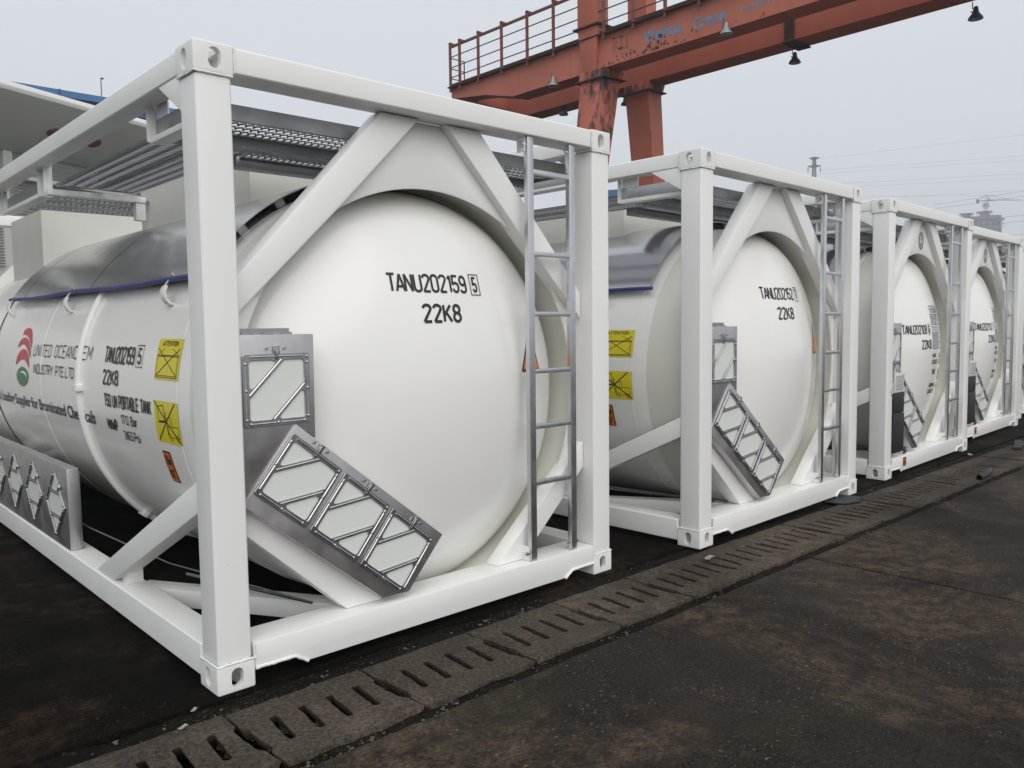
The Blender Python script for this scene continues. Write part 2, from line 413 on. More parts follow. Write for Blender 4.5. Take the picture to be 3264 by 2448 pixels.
# soil filling the joints, in mounds
bm = bmesh.new()
for (ya, yb, base, sd) in ((-.735, -.628, -.022, 1.), (-.165, .0, -.020, 5.)):
    nx, ny = 420, 6; V = []
    for i in range(nx + 1):
        x = -2 + 20 * i / nx; row = []
        for j in range(ny + 1):
            y = ya + (yb - ya) * j / ny
            h = noise.noise(Vector((x * 4, y * 8, sd))) * .012 + noise.noise(Vector((x * 15, y * 22, sd))) * .008
            row.append(bm.verts.new((x, y, base + h)))
        V.append(row)
    for i in range(nx):
        for j in range(ny): bm.faces.new((V[i][j], V[i + 1][j], V[i + 1][j + 1], V[i][j + 1]))
me = bpy.data.meshes.new('joint_soil'); bm.to_mesh(me); bm.free(); me.materials.append(M['soil'])
for p in me.polygons: p.use_smooth = True
link('joint_soil', me, kind='stuff', label='dark wet soil and moss filling the joints along the drain', category='soil')

# ------------------------------------------------------------------ tank container
W, H, LN = 2.438, 2.591, 6.058
CX, CZ, RT = 1.219, 1.13, 1.087
RH, RC, RK, YH = 1.05, 2.1, .21, .03          # dished head: radius, crown radius, knuckle radius, apex
rc_ = RH - RK; hh = RC - math.sqrt((RC - RK) ** 2 - rc_ ** 2); th0 = math.asin(rc_ / (RC - RK))
def head_y(r):
    if r < RC * math.sin(th0): return YH + RC - math.sqrt(RC * RC - r * r)
    q = min(1., (r - rc_) / RK); return YH + hh - RK * math.sqrt(max(0, 1 - q * q))
def on_head(ox, oz, off=.0035):
    def f(x, y, z): X, Z = ox + x, oz + y; return Vector((X, head_y(math.hypot(X - CX, Z - CZ)) - off - z, Z))
    return f
def on_shell(y0, a0, off=.004):
    """x -> towards -y, y -> up round the shell from angle a0 (degrees above the -x direction)"""
    def f(x, y, z):
        a = rad(a0) + y / RT; r = RT + off + z; return Vector((CX - r * math.cos(a), y0 - x, CZ + r * math.sin(a)))
    return f

# corner casting by boolean: rounded block, hollow, three oval holes
def casting_mesh():
    b = MB().box((0, 0, 0), (.162, .178, .118)); base = link('c', b.mesh('corner_casting', M['white'], .011, seg=3))
    cut = MB()
    cut.box((.03, .03, .026), (.14, .155, .092))
    def oval(axis, c, hw, hl, depth):
        pts = stadium(c[0], c[1], hw, hl, 8)
        if axis == 'y': P = [(p[0], -.02, p[1]) for p in pts]; v = (0, depth, 0)
        elif axis == 'x': P = [(-.02, p[0], p[1]) for p in pts]; v = (depth, 0, 0)
        else: P = [(p[0], p[1], -.02) for p in pts]; v = (0, 0, depth)
        m2 = MB().prism(P, v); bmesh.ops.recalc_face_normals(m2.bm, faces=m2.bm.faces); return m2
    objs = []
    bmesh.ops.recalc_face_normals(cut.bm, faces=cut.bm.faces)
    for q in (cut, oval('y', (.084, .060), .0255, .041, .10), oval('x', (.094, .060), .0255, .041, .10), oval('z', (.084, .094), .031, .062, .09)):
        me = bpy.data.meshes.new('cut'); q.bm.to_mesh(me); q.bm.free(); o = link('cut', me); objs.append(o)
        md = base.modifiers.new('b', 'BOOLEAN'); md.operation = 'DIFFERENCE'; md.object = o; md.solver = 'EXACT'
    dg = bpy.context.evaluated_depsgraph_get(); me = bpy.data.meshes.new_from_object(base.evaluated_get(dg))
    for o in objs + [base]: bpy.data.objects.remove(o)
    me.name = 'corner_casting'; me.materials.clear(); me.materials.append(M['white'])
    for p in me.polygons: p.use_smooth = True; p.material_index = 0
    me.set_sharp_from_angle(angle=rad(30)); return me
CAST = casting_mesh()
CASTS = {}
for sx in (1, -1):
    for sy in (1, -1):
        for sz in (1, -1):
            me = CAST.copy(); me.transform(Matrix.Diagonal((sx, sy, sz, 1)))
            if sx * sy * sz < 0: me.flip_normals()
            CASTS[sx, sy, sz] = me

c1 = thing('tank_container', 'nearest white tank container at left, serial TANU202159 5, company lettering on its side', 'tank container', group='white tank containers parked in a row')
root = c1
for sx, ax in ((1, 0), (-1, W)):
    for sy, ay in ((1, 0), (-1, LN)):
        for sz, az in ((1, 0), (-1, H)):
            link('corner_casting', CASTS[sx, sy, sz], root, Matrix.Translation((ax, ay, az)))
def mx_(x, f): return W - x if f else x
def my_(y, f): return LN - y if f else y
def bx2(name, a, b, fx=0, fy=0, m='white', bevel=.012, parent=None):
    a = (mx_(a[0], fx), my_(a[1], fy), a[2]); b = (mx_(b[0], fx), my_(b[1], fy), b[2])
    lo = tuple(min(p, q) for p, q in zip(a, b)); hi = tuple(max(p, q) for p, q in zip(a, b))
    return part(name, MB().box(lo, hi), M[m], parent or root, bevel, seg=3)
for fx in (0, 1):
    for fy in (0, 1): bx2('corner_post', (.007, .006, .1185), (.152, .163, H - .1185), fx, fy, bevel=.016)
for fy in (0, 1):
    bx2('top_end_rail', (.1625, .004, 2.485), (W - .1625, .165, 2.586), 0, fy)
    # bottom end rail with notched ends
    prof_ = [(.1625, .075), (.345, .075), (.405, .035), (W - .405, .035), (W - .345, .075), (W - .1625, .075), (W - .1625, .18), (.1625, .18)]
    mb = MB().prism([(x, my_(.003, fy), z) for x, z in prof_], (0, .192 if not fy else -.192, 0))
    part('bottom_end_rail', mb, M['white'], root, .009, seg=2)
for fx in (0, 1):
    bx2('top_side_rail', (.007, .1785, 2.488), (.115, LN - .1785, 2.586), fx, 0)
    bx2('bottom_side_rail', (.007, .1785, .030), (.150, LN - .1785, .174), fx, 0)
# weld beads
def bead(path, r=.006, seed=0.):
    pts = []
    for a, b in zip(path, path[1:]):
        a = Vector(a); b = Vector(b); n = max(2, int((b - a).length / .008))
        for i in range(n): pts.append(a.lerp(b, i / n))
    pts.append(Vector(path[-1])); rr = []
    for i, p in enumerate(pts):
        q = noise.noise_vector(p * 60 + Vector((seed, 0, 0))); pts[i] = p + q * .0022; rr.append(r * (1 + .35 * noise.noise(p * 150)))
    return pts, rr
def weld(path, r, seed): q = MB(); q.tube(*bead(path, r, seed), n=6); part('weld_bead', q, M['weld'], root, smooth=60)
for fx in (0, 1):
    for zz in (.121, H - .121): weld([(mx_(.002, fx), .166, zz), (mx_(.003, fx), .003, zz), (mx_(.155, fx), .003, zz)], .0055, zz)
    weld([(mx_(.165, fx), .003, .075), (mx_(.345, fx), .002, .073), (mx_(.378, fx), .002, .053), (mx_(.405, fx), .002, .035)], .008, fx)
    weld([(mx_(.163, fx), .002, .118), (mx_(.160, fx), .002, .18)], .006, fx + 3)
    weld([(mx_(.163, fx), .001, 2.484), (mx_(.163, fx), .001, 2.584)], .004, fx + 3)
# diagonal braces of both end frames
def brace2(name, poly, y0, dep, fx, fy):
    P = [(mx_(x, fx), my_(y0, fy), z) for x, z in poly]
    return part(name, MB().prism(P, (0, dep if not fy else -dep, 0)), M['white'], root, .010, seg=2)
for fy in (0, 1):
    for fx in (0, 1):
        brace2('upper_brace', [(.918, 2.484), (1.140, 2.484), (.683, 2.022), (.1535, 1.512), (.1535, 1.662)], .100, .10, fx, fy)
        brace2('lower_brace', [(.1535, .790), (.1535, .636), (.655, .1805), (.853, .1805)], .086, .10, fx, fy)
        brace2('side_plate', [(.153, .78), (CX - 1.03 * math.cos(rad(-20)), CZ + 1.03 * math.sin(rad(-20)))] + [(CX - 1.03 * math.cos(rad(a)), CZ + 1.03 * math.sin(rad(a))) for a in range(-16, 29, 4)] + [(.153, 1.62)], .153, .012, fx, fy)
    arc = [(CX + 1.03 * math.cos(rad(a)), CZ + 1.03 * math.sin(rad(a))) for a in range(54, 127, 4)]
    arc = [(CX + 1.03 * math.cos(rad(50)), CZ + 1.03 * math.sin(rad(50)))] + arc + [(CX - 1.03 * math.cos(rad(50)), CZ + 1.03 * math.sin(rad(50)))]
    brace2('gusset_plate', [(W - .64, 2.05), (W - 1.03, 2.4845)] [::1] + [(1.03, 2.4845), (.64, 2.05)] + arc[::-1], .153, .012, 0, fy)
    # skirt joining the end frame to the dished head
    s = MB()
    pr = [(1.03, .155), (1.075, .155), (1.078, .62), (1.066, .62), (1.066, .175), (1.036, .175), (1.03, .155)]
    s.lathe_y([(r, my_(y, fy)) for r, y in pr], CX, CZ, 128)
    part('end_skirt', s, M['skirt'], root, smooth=30)
    hd = MB(); pts = []
    for t in [i / 22 * th0 for i in range(23)]: pts.append((max(.0005, RC * math.sin(t)), YH + RC - RC * math.cos(t)))
    for i in range(1, 13): t = th0 + (math.pi / 2 - th0) * i / 12; pts.append((rc_ + RK * math.sin(t), YH + hh - RK * math.cos(t)))
    pts += [(1.0645, .45), (1.0645, .60)]
    hd.lathe_y([(r, my_(y, fy)) for r, y in pts], CX, CZ, 128)
    ho = part('tank_head', hd, M['tank'], root, smooth=60)
    if not fy: HEAD = ho
    fl = MB(); fl.lathe_y([(1.060, my_(.405, fy)), (1.066, my_(.400, fy)), (1.0655, my_(.385, fy)), (1.0655, my_(.37, fy))], CX, CZ, 128)
    part('weld_seam', fl, M['skirt'], HEAD if not fy else ho, smooth=60)
# shell
sh = MB(); sh.lathe_y([(1.074, .50), (1.080, .56), (1.0865, .60), (RT, .66), (RT, LN - .66), (1.0865, LN - .60), (1.080, LN - .56), (1.074, LN - .5)], CX, CZ, 160)
SHELL = part('tank_shell', sh, M['tank'], root, smooth=60)
def ring(name, y, r_off, tube_r, m, half=False, squash=1.):
    q = MB(); n = 160; path = [(CX + (RT + r_off) * math.cos(2 * math.pi * k / n), y, CZ + (RT + r_off) * math.sin(2 * math.pi * k / n)) for k in range(n + 1)]
    q.tube(path, tube_r, 8, cap=False); return part(name, q, M[m], SHELL, smooth=60)
ring('drain_pipe', 2.19, .004, .026, 'tank')
ring('seam_ring', 4.60, .001, .006, 'black'); 
for yy in (.665, 3.12): ring('weld_seam', yy, -.001, .0032, 'tank')
pc = MB()
for a in (.5, -47):
    f = on_shell(2.19, a, .0)
    for dz in (-.012, .012): pc.tube([f(-.045, dz, .034), f(.045, dz, .034)], .004, 6)
    P = [f(-.045, -.018, .0), f(.045, -.018, .0), f(.045, .018, .0), f(-.045, .018, .0)]; Q = [f(-.045, -.018, .036), f(.045, -.018, .036), f(.045, .018, .036), f(-.045, .018, .036)]
    pc.add(P + Q, [(0, 1, 5, 4), (1, 2, 6, 5), (2, 3, 7, 6), (3, 0, 4, 7), (4, 5, 6, 7)])
part('pipe_clip', pc, M['tank'], SHELL, .003)

# sun shield: three polished sheets standing off the shell, blue trim on the lower edges
SH = link('sun_shield', None, root)
RS = 1.142
def sheet(y0, y1):
    q = MB(); q.lathe_y([(RS, y0), (RS, y1), (RS - .004, y1), (RS - .004, y0), (RS, y0)], CX, CZ, 96, rad(32), rad(148)); return q
seams = [.585, 2.326, 4.02, 4.42]
q = None
for a, b in zip(seams, seams[1:]):
    part('shield_sheet', sheet(a + .007, b - .007), M['shield'], SH, smooth=30)
    if a > 1: gs = MB(); gs.lathe_y([(RS - .0055, a - .022), (RS - .0055, a + .022)], CX, CZ, 96, rad(32), rad(148)); part('seam_shade', gs, M['black'], SH, smooth=30)  # black strip added under each open gap, standing in for its shade
# lipped front edge closing
for fx in (0, 1):
    tr = MB(); n = 40; path = []
    for i in range(n + 1):
        y = .56 + 3.88 * i / n; a = rad(31.4 + .35 * math.sin(i * .33 + .8) + .06 * math.sin(i * 1.3)); r = RS + .003
        path.append((mx_(CX - r * math.cos(a), fx), y, CZ + r * math.sin(a)))
    tr.tube(path, .013, 8); part('edge_trim', tr, M['trim'], SH, smooth=60)
    for yy in (.97, 2.695, 4.30):
        lg = MB()
        def F(u, v, rr): 
            a = rad(28.3) + v / RT; r = RT + rr; return Vector((mx_(CX - r * math.cos(a), fx), yy - u, CZ + r * math.sin(a)))
        # J shaped bracket welded to the shell, strut up to the sheet
        lg.bm.verts.ensure_lookup_table()
        for (u0, u1) in ((-.03, .03),):
            outl = [(0., -.050), (.020, -.055), (.05, -.040), (.072, -.010), (.072, .020), (.064, .022), (.060, -.004), (.044, -.028), (.02, -.040), (0., -.036)]
            P = [F(u0, v, rr) for rr, v in outl]; Q = [F(u1, v, rr) for rr, v in outl]; m_ = len(outl)
            lg.add(P + Q, [tuple(range(m_)), tuple(range(2 * m_ - 1, m_ - 1, -1))] + [(i, (i + 1) % m_, m_ + (i + 1) % m_, m_ + i) for i in range(m_)])
        part('shield_bracket', lg, M['tank'], SH, .002)
        st = MB(); st.tube([F(0, .012, .066), F(-.012, .062, .060)], [.010, .006], 8); st.tube([F(0, -.012, .064), F(0, .020, .067)], .009, 6)
        for v in (.075, .095): st.tube([F(-.012 - (v - .07), v, RS - RT - .004), F(-.012 - (v - .07), v, RS - RT + .008)], .0075, 6)
        part('bolt', st, M['bolt'], SH, smooth=50)
for a in range(40, 145, 13):
    ca, sa = math.cos(rad(a)), math.sin(rad(a))
    part('stand_off', MB().bar((CX + 1.088 * ca, .70, CZ + 1.088 * sa), (CX + 1.137 * ca, .70, CZ + 1.137 * sa), .05, .012, (0, 1, 0)), M['steel'], SH)

# spill boxes and walkways on the tank top
def shell_top(x): return CZ + math.sqrt(max(0, RT * RT - (x - CX) ** 2))
def spill(x0, x1, y0, y1, zt):
    q = MB(); n = 14; xs = [x0 + (x1 - x0) * i / n for i in range(n + 1)]
    for y in (y0, y1):
        for a, b in zip(xs, xs[1:]):
            q.add([(a, y, shell_top(a) - .02), (b, y, shell_top(b) - .02), (b, y, zt), (a, y, zt)], [(0, 1, 2, 3)])
    for x in (x0, x1): q.add([(x, y0, shell_top(x) - .02), (x, y1, shell_top(x) - .02), (x, y1, zt), (x, y0, zt)], [(0, 1, 2, 3)])
    q.add([(x0, y0, zt - .08), (x1, y0, zt - .08), (x1, y1, zt - .08), (x0, y1, zt - .08)], [(0, 1, 2, 3)])
    bmesh.ops.remove_doubles(q.bm, verts=q.bm.verts, dist=.0005)
    return part('spill_box', q, M['spill'], root, smooth=30)
spill(.80, 1.64, 1.24, 2.98, 2.47); spill(.49, 1.95, 4.40, 5.45, 2.47)

def plank(x0, x1, y0, y1, along, toe=False):
    """channel plank, perforated deck at z 2.385, flanges down to 2.345 and edge lips"""
    zt, zb = 2.381, 2.366
    q = MB(); th = .004
    L_, Wd = (x1 - x0, y1 - y0) if along == 'x' else (y1 - y0, x1 - x0)
    def T(u, v, z): return (x0 + u, y0 + v, z) if along == 'x' else (x0 + v, y0 + u, z)
    def bx3(u0, v0, z0, u1, v1, z1): 
        a, b = T(u0, v0, z0), T(u1, v1, z1); q.box(tuple(map(min, a, b)), tuple(map(max, a, b)))
    bx3(0, 0, zb, L_, th, 2.432 if toe else zt); bx3(0, Wd - th, zb, L_, Wd, zt)
    bx3(0, th, zb, th, Wd - th, zt); bx3(L_ - th, th, zb, L_, Wd - th, zt)
    bx3(th, th, zb, L_ - th, .026, zb + th); bx3(th, Wd - .026, zb, L_ - th, Wd - th, zb + th)
    side = part('walkway_plank', q, M['plank'], root)
    d_ = MB(); zd = 2.378
    pu, pv = .036, .068; nu = int((L_ - .02) / pu); nv = max(1, int((Wd - .012) / pv))
    pu = (L_ - .012) / nu; pv2 = (Wd - .012) / nv
    K = 8
    for j in range(nv):
        sh_ = .5 if j % 2 else 0.; v0 = .006 + pv2 * j
        if sh_:
            for ua in (.006, .006 + pu * (nu - .5)): d_.add([T(ua, v0, zd), T(ua + pu / 2, v0, zd), T(ua + pu / 2, v0 + pv2, zd), T(ua, v0 + pv2, zd)], [(0, 1, 2, 3)])
        for i in range(nu - (1 if sh_ else 0)):
            cu_, cv = .006 + pu * (i + .5 + sh_), v0 + pv2 * .5
            o_ = []; h_ = []
            for k in range(K):
                a = 2 * math.pi * (k + .5) / K; c_, s_ = math.cos(a), math.sin(a); mxx = max(abs(c_), abs(s_))
                o_.append(T(cu_ + c_ / mxx * pu / 2, cv + s_ / mxx * pv2 / 2, zd))
                h_.append(T(cu_ + c_ * .0125, cv + s_ * .0235, zd - .005))
            d_.add(o_ + h_, [(k, (k + 1) % K, K + (k + 1) % K, K + k) for k in range(K)])
    link('perforated_deck', d_.mesh('perforated_deck', M['plank'], smooth=20), side)
    return side
plank(.125, 2.31, .24, .525, 'x', True)
plank(.62, 2.31, .735, .965, 'x')
plank(.125, .355, .745, 2.475, 'y'); plank(.365, .595, .745, 2.475, 'y')
plank(2.083, 2.313, .98, 2.475, 'y')
plank(.125, 2.31, 2.82, 3.06, 'x'); plank(.125, 2.31, 3.10, 3.34, 'x'); plank(.125, 2.31, 3.38, 3.62, 'x')
for ya_, yb_ in ((.53, .60), (.66, .70)):
    ch = MB().box((.125, ya_, 2.335), (2.31, yb_, 2.380))
    for i in range(58): ch.add([(.14 + .037 * i, ya_ - .001, 2.335), (.158 + .037 * i, ya_ - .001, 2.322), (.176 + .037 * i, ya_ - .001, 2.335)], [(0, 1, 2)])
    part('support_channel', ch, M['plank'], root)
for fx in (0, 1):
    for ya_, yb_ in ((.19, .72), (2.78, 3.70)):
        a = (mx_(.112, fx), ya_, 2.352); b = (mx_(.1235, fx), yb_, 2.432); part('end_channel', MB().box(tuple(map(min, a, b)), tuple(map(max, a, b))), M['steel'], root, .001)
bp_ = MB().box((.60, .97, 2.32), (2.31, 1.06, 2.38)); part('support_channel', bp_, M['plank'], root, .003)
def hanger(y, fx, dirs):
    q = MB(); xa, xb = .085, .125
    q.box((mx_(.116, fx) if not fx else mx_(.124, fx), y - .07, 2.33), (mx_(.124, fx) if not fx else mx_(.116, fx), y + .07, 2.52))
    for s in dirs:
        a = (mx_(.072, fx), y + s * .07, 2.33); b = (mx_(.115, fx), y + s * .075, 2.487)
        q.box(tuple(map(min, a, b)), tuple(map(max, a, b)))
    return part('hanger_bracket', q, M['white'], root, .003)
def ledger(x0, x1, y0, y1, fx):
    a = (mx_(x0, fx), y0, 2.325); b = (mx_(x1, fx), y1, 2.3505); return part('ledger_angle', MB().box(tuple(map(min, a, b)), tuple(map(max, a, b))), M['white'], root, .003)
for fx in (0, 1):
    hanger(.655, fx, (1,)); hanger(2.60, fx, (-1, 1)) ; hanger(3.78, fx, (1,))
    ledger(.085, .16, .19, .73, fx); ledger(.085, .16, 2.675, 3.72, fx)
    q = MB().box((mx_(.085, fx) if not fx else mx_(.66, fx), 2.478, 2.315), (mx_(.66, fx) if not fx else mx_(.085, fx), 2.56, 2.3505))
    q.box((mx_(.60, fx) if not fx else mx_(.66, fx), 2.49, 2.20), (mx_(.66, fx) if not fx else mx_(.60, fx), 2.55, 2.314))
    part('cross_support', q, M['white'], root, .003)
    # corner gussets under the top side rail
    for fy in (0, 1):
        brg = MB().prism([(mx_(.012, fx), my_(.1635, fy), 2.4875), (mx_(.012, fx), my_(.40, fy), 2.4875), (mx_(.012, fx), my_(.1635, fy), 2.345)], (.012 if not fx else -.012, 0, 0))
        part('corner_gusset', brg, M['white'], root, .002)
        # diagonal brace low on the side
        sb = MB().prism([(mx_(.016, fx), my_(y, fy), z) for y, z in ((.1635, .862), (.1635, .728), (1.345, .1745), (1.625, .1745))], (.095 if not fx else -.095, 0, 0))
        part('side_brace', sb, M['white'], root, .009)
        st = MB().box((min(mx_(.05, fx), mx_(.13, fx)), min(my_(1.22, fy), my_(1.30, fy)), .1745), (max(mx_(.05, fx), mx_(.13, fx)), max(my_(1.22, fy), my_(1.30, fy)), .285)); part('brace_foot', st, M['white'], root, .004)
        kb = MB(); a = Vector((mx_(.12, fx), my_(1.22, fy), .125)); b = Vector((mx_(.74, fx), my_(.19, fy), .125)); kb.bar(a, b, .11, .09); part('floor_brace', kb, M['white'], root, .006)
cb = MB(); cb.tube([(.10, 3.6, .32), (.12, 2.1, .305), (.26, 1.2, .245), (.56, .24, .20)], .0045, 6)
cb.tube([(.27, 1.0, .232), (.56, .24, .196)], .007, 6); part('release_cable', cb, M['cable'], root, smooth=60)
# ladder on the right of the front frame
LD = link('ladder', None, root)
for i, x in enumerate((1.806, 2.130)):
    part('stile', MB().box((x - .0225, .020, .183), (x + .0225, .050, 2.488)), M['alu'], LD, .003)
    s = 1 if i == 0 else -1
    for z0, z1, zb_ in ((.1815, .262, .222), (2.405, 2.484, 2.445)):
        part('clip', MB().box((x + s * -.0225 - s * .004 - .003, .036, z0), (x - s * .0225 - s * .004 + .003, .095, z1)), M['white'], LD, .001)
        bo = MB(); bo.tube([(x - s * .050, .042, zb_), (x + s * .036, .042, zb_)], .008, 6); bo.tube([(x - s * .046, .042, zb_), (x - s * .036, .042, zb_)], .012, 6)
        part('bolt', bo, M['bolt'], LD, smooth=40)
RUNG = MB().box((1.829, .022, -.013), (2.107, .048, .013)).mesh('rung', M['alu'], .002)
for z in (2.302, 1.866, 1.541, 1.229, .924, .611): link('rung', RUNG, LD, Matrix.Translation((0, 0, z)))

# placard frames: a pressed stainless frame with two slanted bars over a pale sheet
def rounded(pts, r, n=4):
    outp = []; N = len(pts)
    for i in range(N):
        p = Vector(pts[i]).to_2d(); a = Vector(pts[i - 1]).to_2d(); b = Vector(pts[(i + 1) % N]).to_2d()
        u = (a - p).normalized(); v = (b - p).normalized(); dd = min(r / math.tan(max(.1, u.angle(v) / 2)), .45 * min((a - p).length, (b - p).length))
        p0, p1 = p + u * dd, p + v * dd
        for k in range(n + 1): t = k / n; outp.append(tuple((p0 * (1 - t) ** 2 + p * 2 * t * (1 - t) + p1 * t * t)))
    return outp
S_ = .30                                                   # frame side
def frame_mesh(w_, h_, name='placard_frame'):
    e, bw = .026, .016
    i0, i1, j0, j1 = e, w_ - e, e, h_ - e
    m1, m2 = .45, .55
    # openings: upper-left triangle, middle hexagon, lower-right triangle (bars run from the left/bottom sides up to the top/right sides)
    la, ta = (i0, j0 + (j1 - j0) * .42), (i0 + (i1 - i0) * .58, j1)
    ba, ra = (i0 + (i1 - i0) * .42, j0), (i1, j0 + (j1 - j0) * .58)
    dn = bw * .9
    tri1 = [(i0, la[1] + dn), (ta[0] - dn, j1), (i0, j1)]
    hexa = [(i0, j0), (ba[0] - dn, j0), (i1, ra[1] + dn), (i1, j1), (ta[0] + dn, j1), (i0, la[1] - dn)]
    tri2 = [(ba[0] + dn, j0), (i1, j0), (i1, ra[1] - dn)]
    sp = [rounded([(0, 0), (w_, 0), (w_, h_), (0, h_)], .012)] + [rounded(q, .014) for q in (tri1, hexa, tri2)]
    me = flat_mesh(name, sp, M['steel'], .005, .0015)
    # pressed beads along the rim and the bars
    q = MB()
    def bd(a, b): q.tube([(a[0], a[1], .002), (b[0], b[1], .002)], .0042, 6)
    bd((.03, e * .45), (w_ * .46, e * .45)); bd((w_ * .54, e * .45), (w_ - .03, e * .45)); bd((.03, h_ - e * .45), (w_ - .03, h_ - e * .45))
    bd((e * .45, .03), (e * .45, h_ - .03)); bd((w_ - e * .45, .03), (w_ - e * .45, h_ - .03)); bd(la, ta); bd(ba, ra)
    b2 = bmesh.new(); b2.from_mesh(me); t2 = bpy.data.meshes.new('x'); q.bm.to_mesh(t2); q.bm.free(); b2.from_mesh(t2); bpy.data.meshes.remove(t2)
    b2.to_mesh(me); b2.free()
    for p in me.polygons: p.use_smooth = True
    me.set_sharp_from_angle(angle=rad(45)); return me
def rivets(w_, h_, m='bolt'):
    q = MB()
    for x, y in ((.012, h_ - .04), (.012, h_ * .5), (.012, .03), (w_ - .012, h_ - .04), (w_ - .012, h_ - .015), (w_ - .012, h_ * .5), (w_ - .012, .03), (.03, .012), (w_ * .5, .012), (w_ - .03, .012)):
        n = 8; V = []; F = []
        for r, z in ((.0066, .003), (.0062, .0065), (.0035, .0088)): V += [(x + r * math.cos(2 * math.pi * k / n), y + r * math.sin(2 * math.pi * k / n), z) for k in range(n)]
        for i in range(2):
            for k in range(n): F.append((i * n + k, i * n + (k + 1) % n, (i + 1) * n + (k + 1) % n, (i + 1) * n + k))
        F.append(tuple(range(2 * n, 3 * n))); q.add(V, F)
    return q.mesh('rivet', M[m], smooth=60, recalc=False)
FR = frame_mesh(S_, S_); RV = rivets(S_, S_)
PALE = flat_mesh('placard_sheet', [[(.01, .01), (S_ - .01, .01), (S_ - .01, S_ - .01), (.01, S_ - .01)]], M['pale'], .002)
lt = MB().box((-.012, -.006, .004), (.012, .030, .010)); lt.box((-.005, -.030, .010), (.005, .022, .013)); lt.tube([(0, .018, .010), (0, .018, .016)], .004, 6); lt.box((-.014, .022, .004), (.014, .028, .014))
LATCH = lt.mesh('latch', M['bolt'], .001)
rv2 = MB()
for x in (-.04, .04): rv2.tube([(x, .010, .003), (x, .010, .008)], .006, 8)
RV2 = rv2.mesh('rivet', M['bolt'], smooth=60)
def place_frame(parent, mtx, latch=True):
    link('placard_frame', FR, parent, mtx @ Matrix.Translation((0, 0, .0075)))
    link('placard_sheet', PALE, parent, mtx @ Matrix.Translation((0, 0, .002)))
    r_ = link('rivet', RV, parent, mtx @ Matrix.Translation((0, 0, .0075))); r_['kind'] = 'stuff'
    if latch:
        link('latch', LATCH, parent, mtx @ Matrix.Translation((S_ / 2, S_ + .004, .004)))
        link('rivet', RV2, parent, mtx @ Matrix.Translation((S_ / 2, S_ + .012, .002)))
def plane_m(o, u, n):
    """matrix whose X axis is u, Z axis is n (outward), origin o"""
    u = Vector(u).normalized(); n = Vector(n).normalized(); v = n.cross(u)
    return Matrix(((u.x, v.x, n.x, o[0]), (u.y, v.y, n.y, o[1]), (u.z, v.z, n.z, o[2]), (0, 0, 0, 1)))
# front holder: upright box and slanted tray in one bent stainless case, standing proud of the frame
HD = link('placard_holder', None, root)
yf = .022
case = MB()
case.prism([(.10, yf, 1.456), (.486, yf, 1.456), (.483, yf, 1.003), (.387, yf, 1.0755) if False else (.40, yf, 1.065), (.158, yf, .772), (.10, yf, .815)], (0, .075, 0))
part('case', case, M['steeld'], HD, .004)
tray = MB().prism([(.387, yf - .006, 1.075), (1.165, yf - .006, .450), (.955, yf - .006, .211), (.805, yf - .006, .216), (.140, yf - .006, .757)], (0, .060, 0))
part('tray', tray, M['steeld'], HD, .003)
hg = MB().box((.150, yf + .055, 1.456), (.402, yf + .062, 1.482))
for x in (.21, .30, .385): hg.tube([(x - .025, yf + .050, 1.460), (x + .025, yf + .050, 1.460)], .006, 6)
part('hinge', hg, M['steel'], HD)
place_frame(HD, plane_m((.158, yf, 1.077), (1, 0, 0), (0, -1, 0)))
sl = Vector((.775, 0, -.632)).normalized()
org = Vector((.182, yf - .006, .806))
# frames side by side down the tray
for k in range(3):
    o_ = org + sl * (.321 * k)
    place_frame(HD, plane_m(o_, sl, (0, -1, 0)))
hl = MB()
fp = MB().prism([(.402, yf - .008, 1.078), (1.150, yf - .008, .477), (1.128, yf - .008, .450), (.380, yf - .008, 1.051)], (0, .0018, 0))
# side holder low on the left: four diamond placards
SD = link('side_placard_holder', None, root)
part('case', MB().box((.018, 2.13, .1755), (.082, 5.30, .668)), M['steeld'], SD, .004)
part('edge_strip', MB().box((.0825, 2.132, .19), (.088, 2.145, .64)), M['steel'], SD)
for k in range(6):
    yc = 2.385 + .53 * k
    mt = plane_m((.018, yc, .425), (0, -1, 0), (-1, 0, 0)) @ Matrix.Rotation(rad(-45), 4, 'Z') @ Matrix.Translation((-S_ / 2, -S_ / 2, 0))
    place_frame(SD, mt)

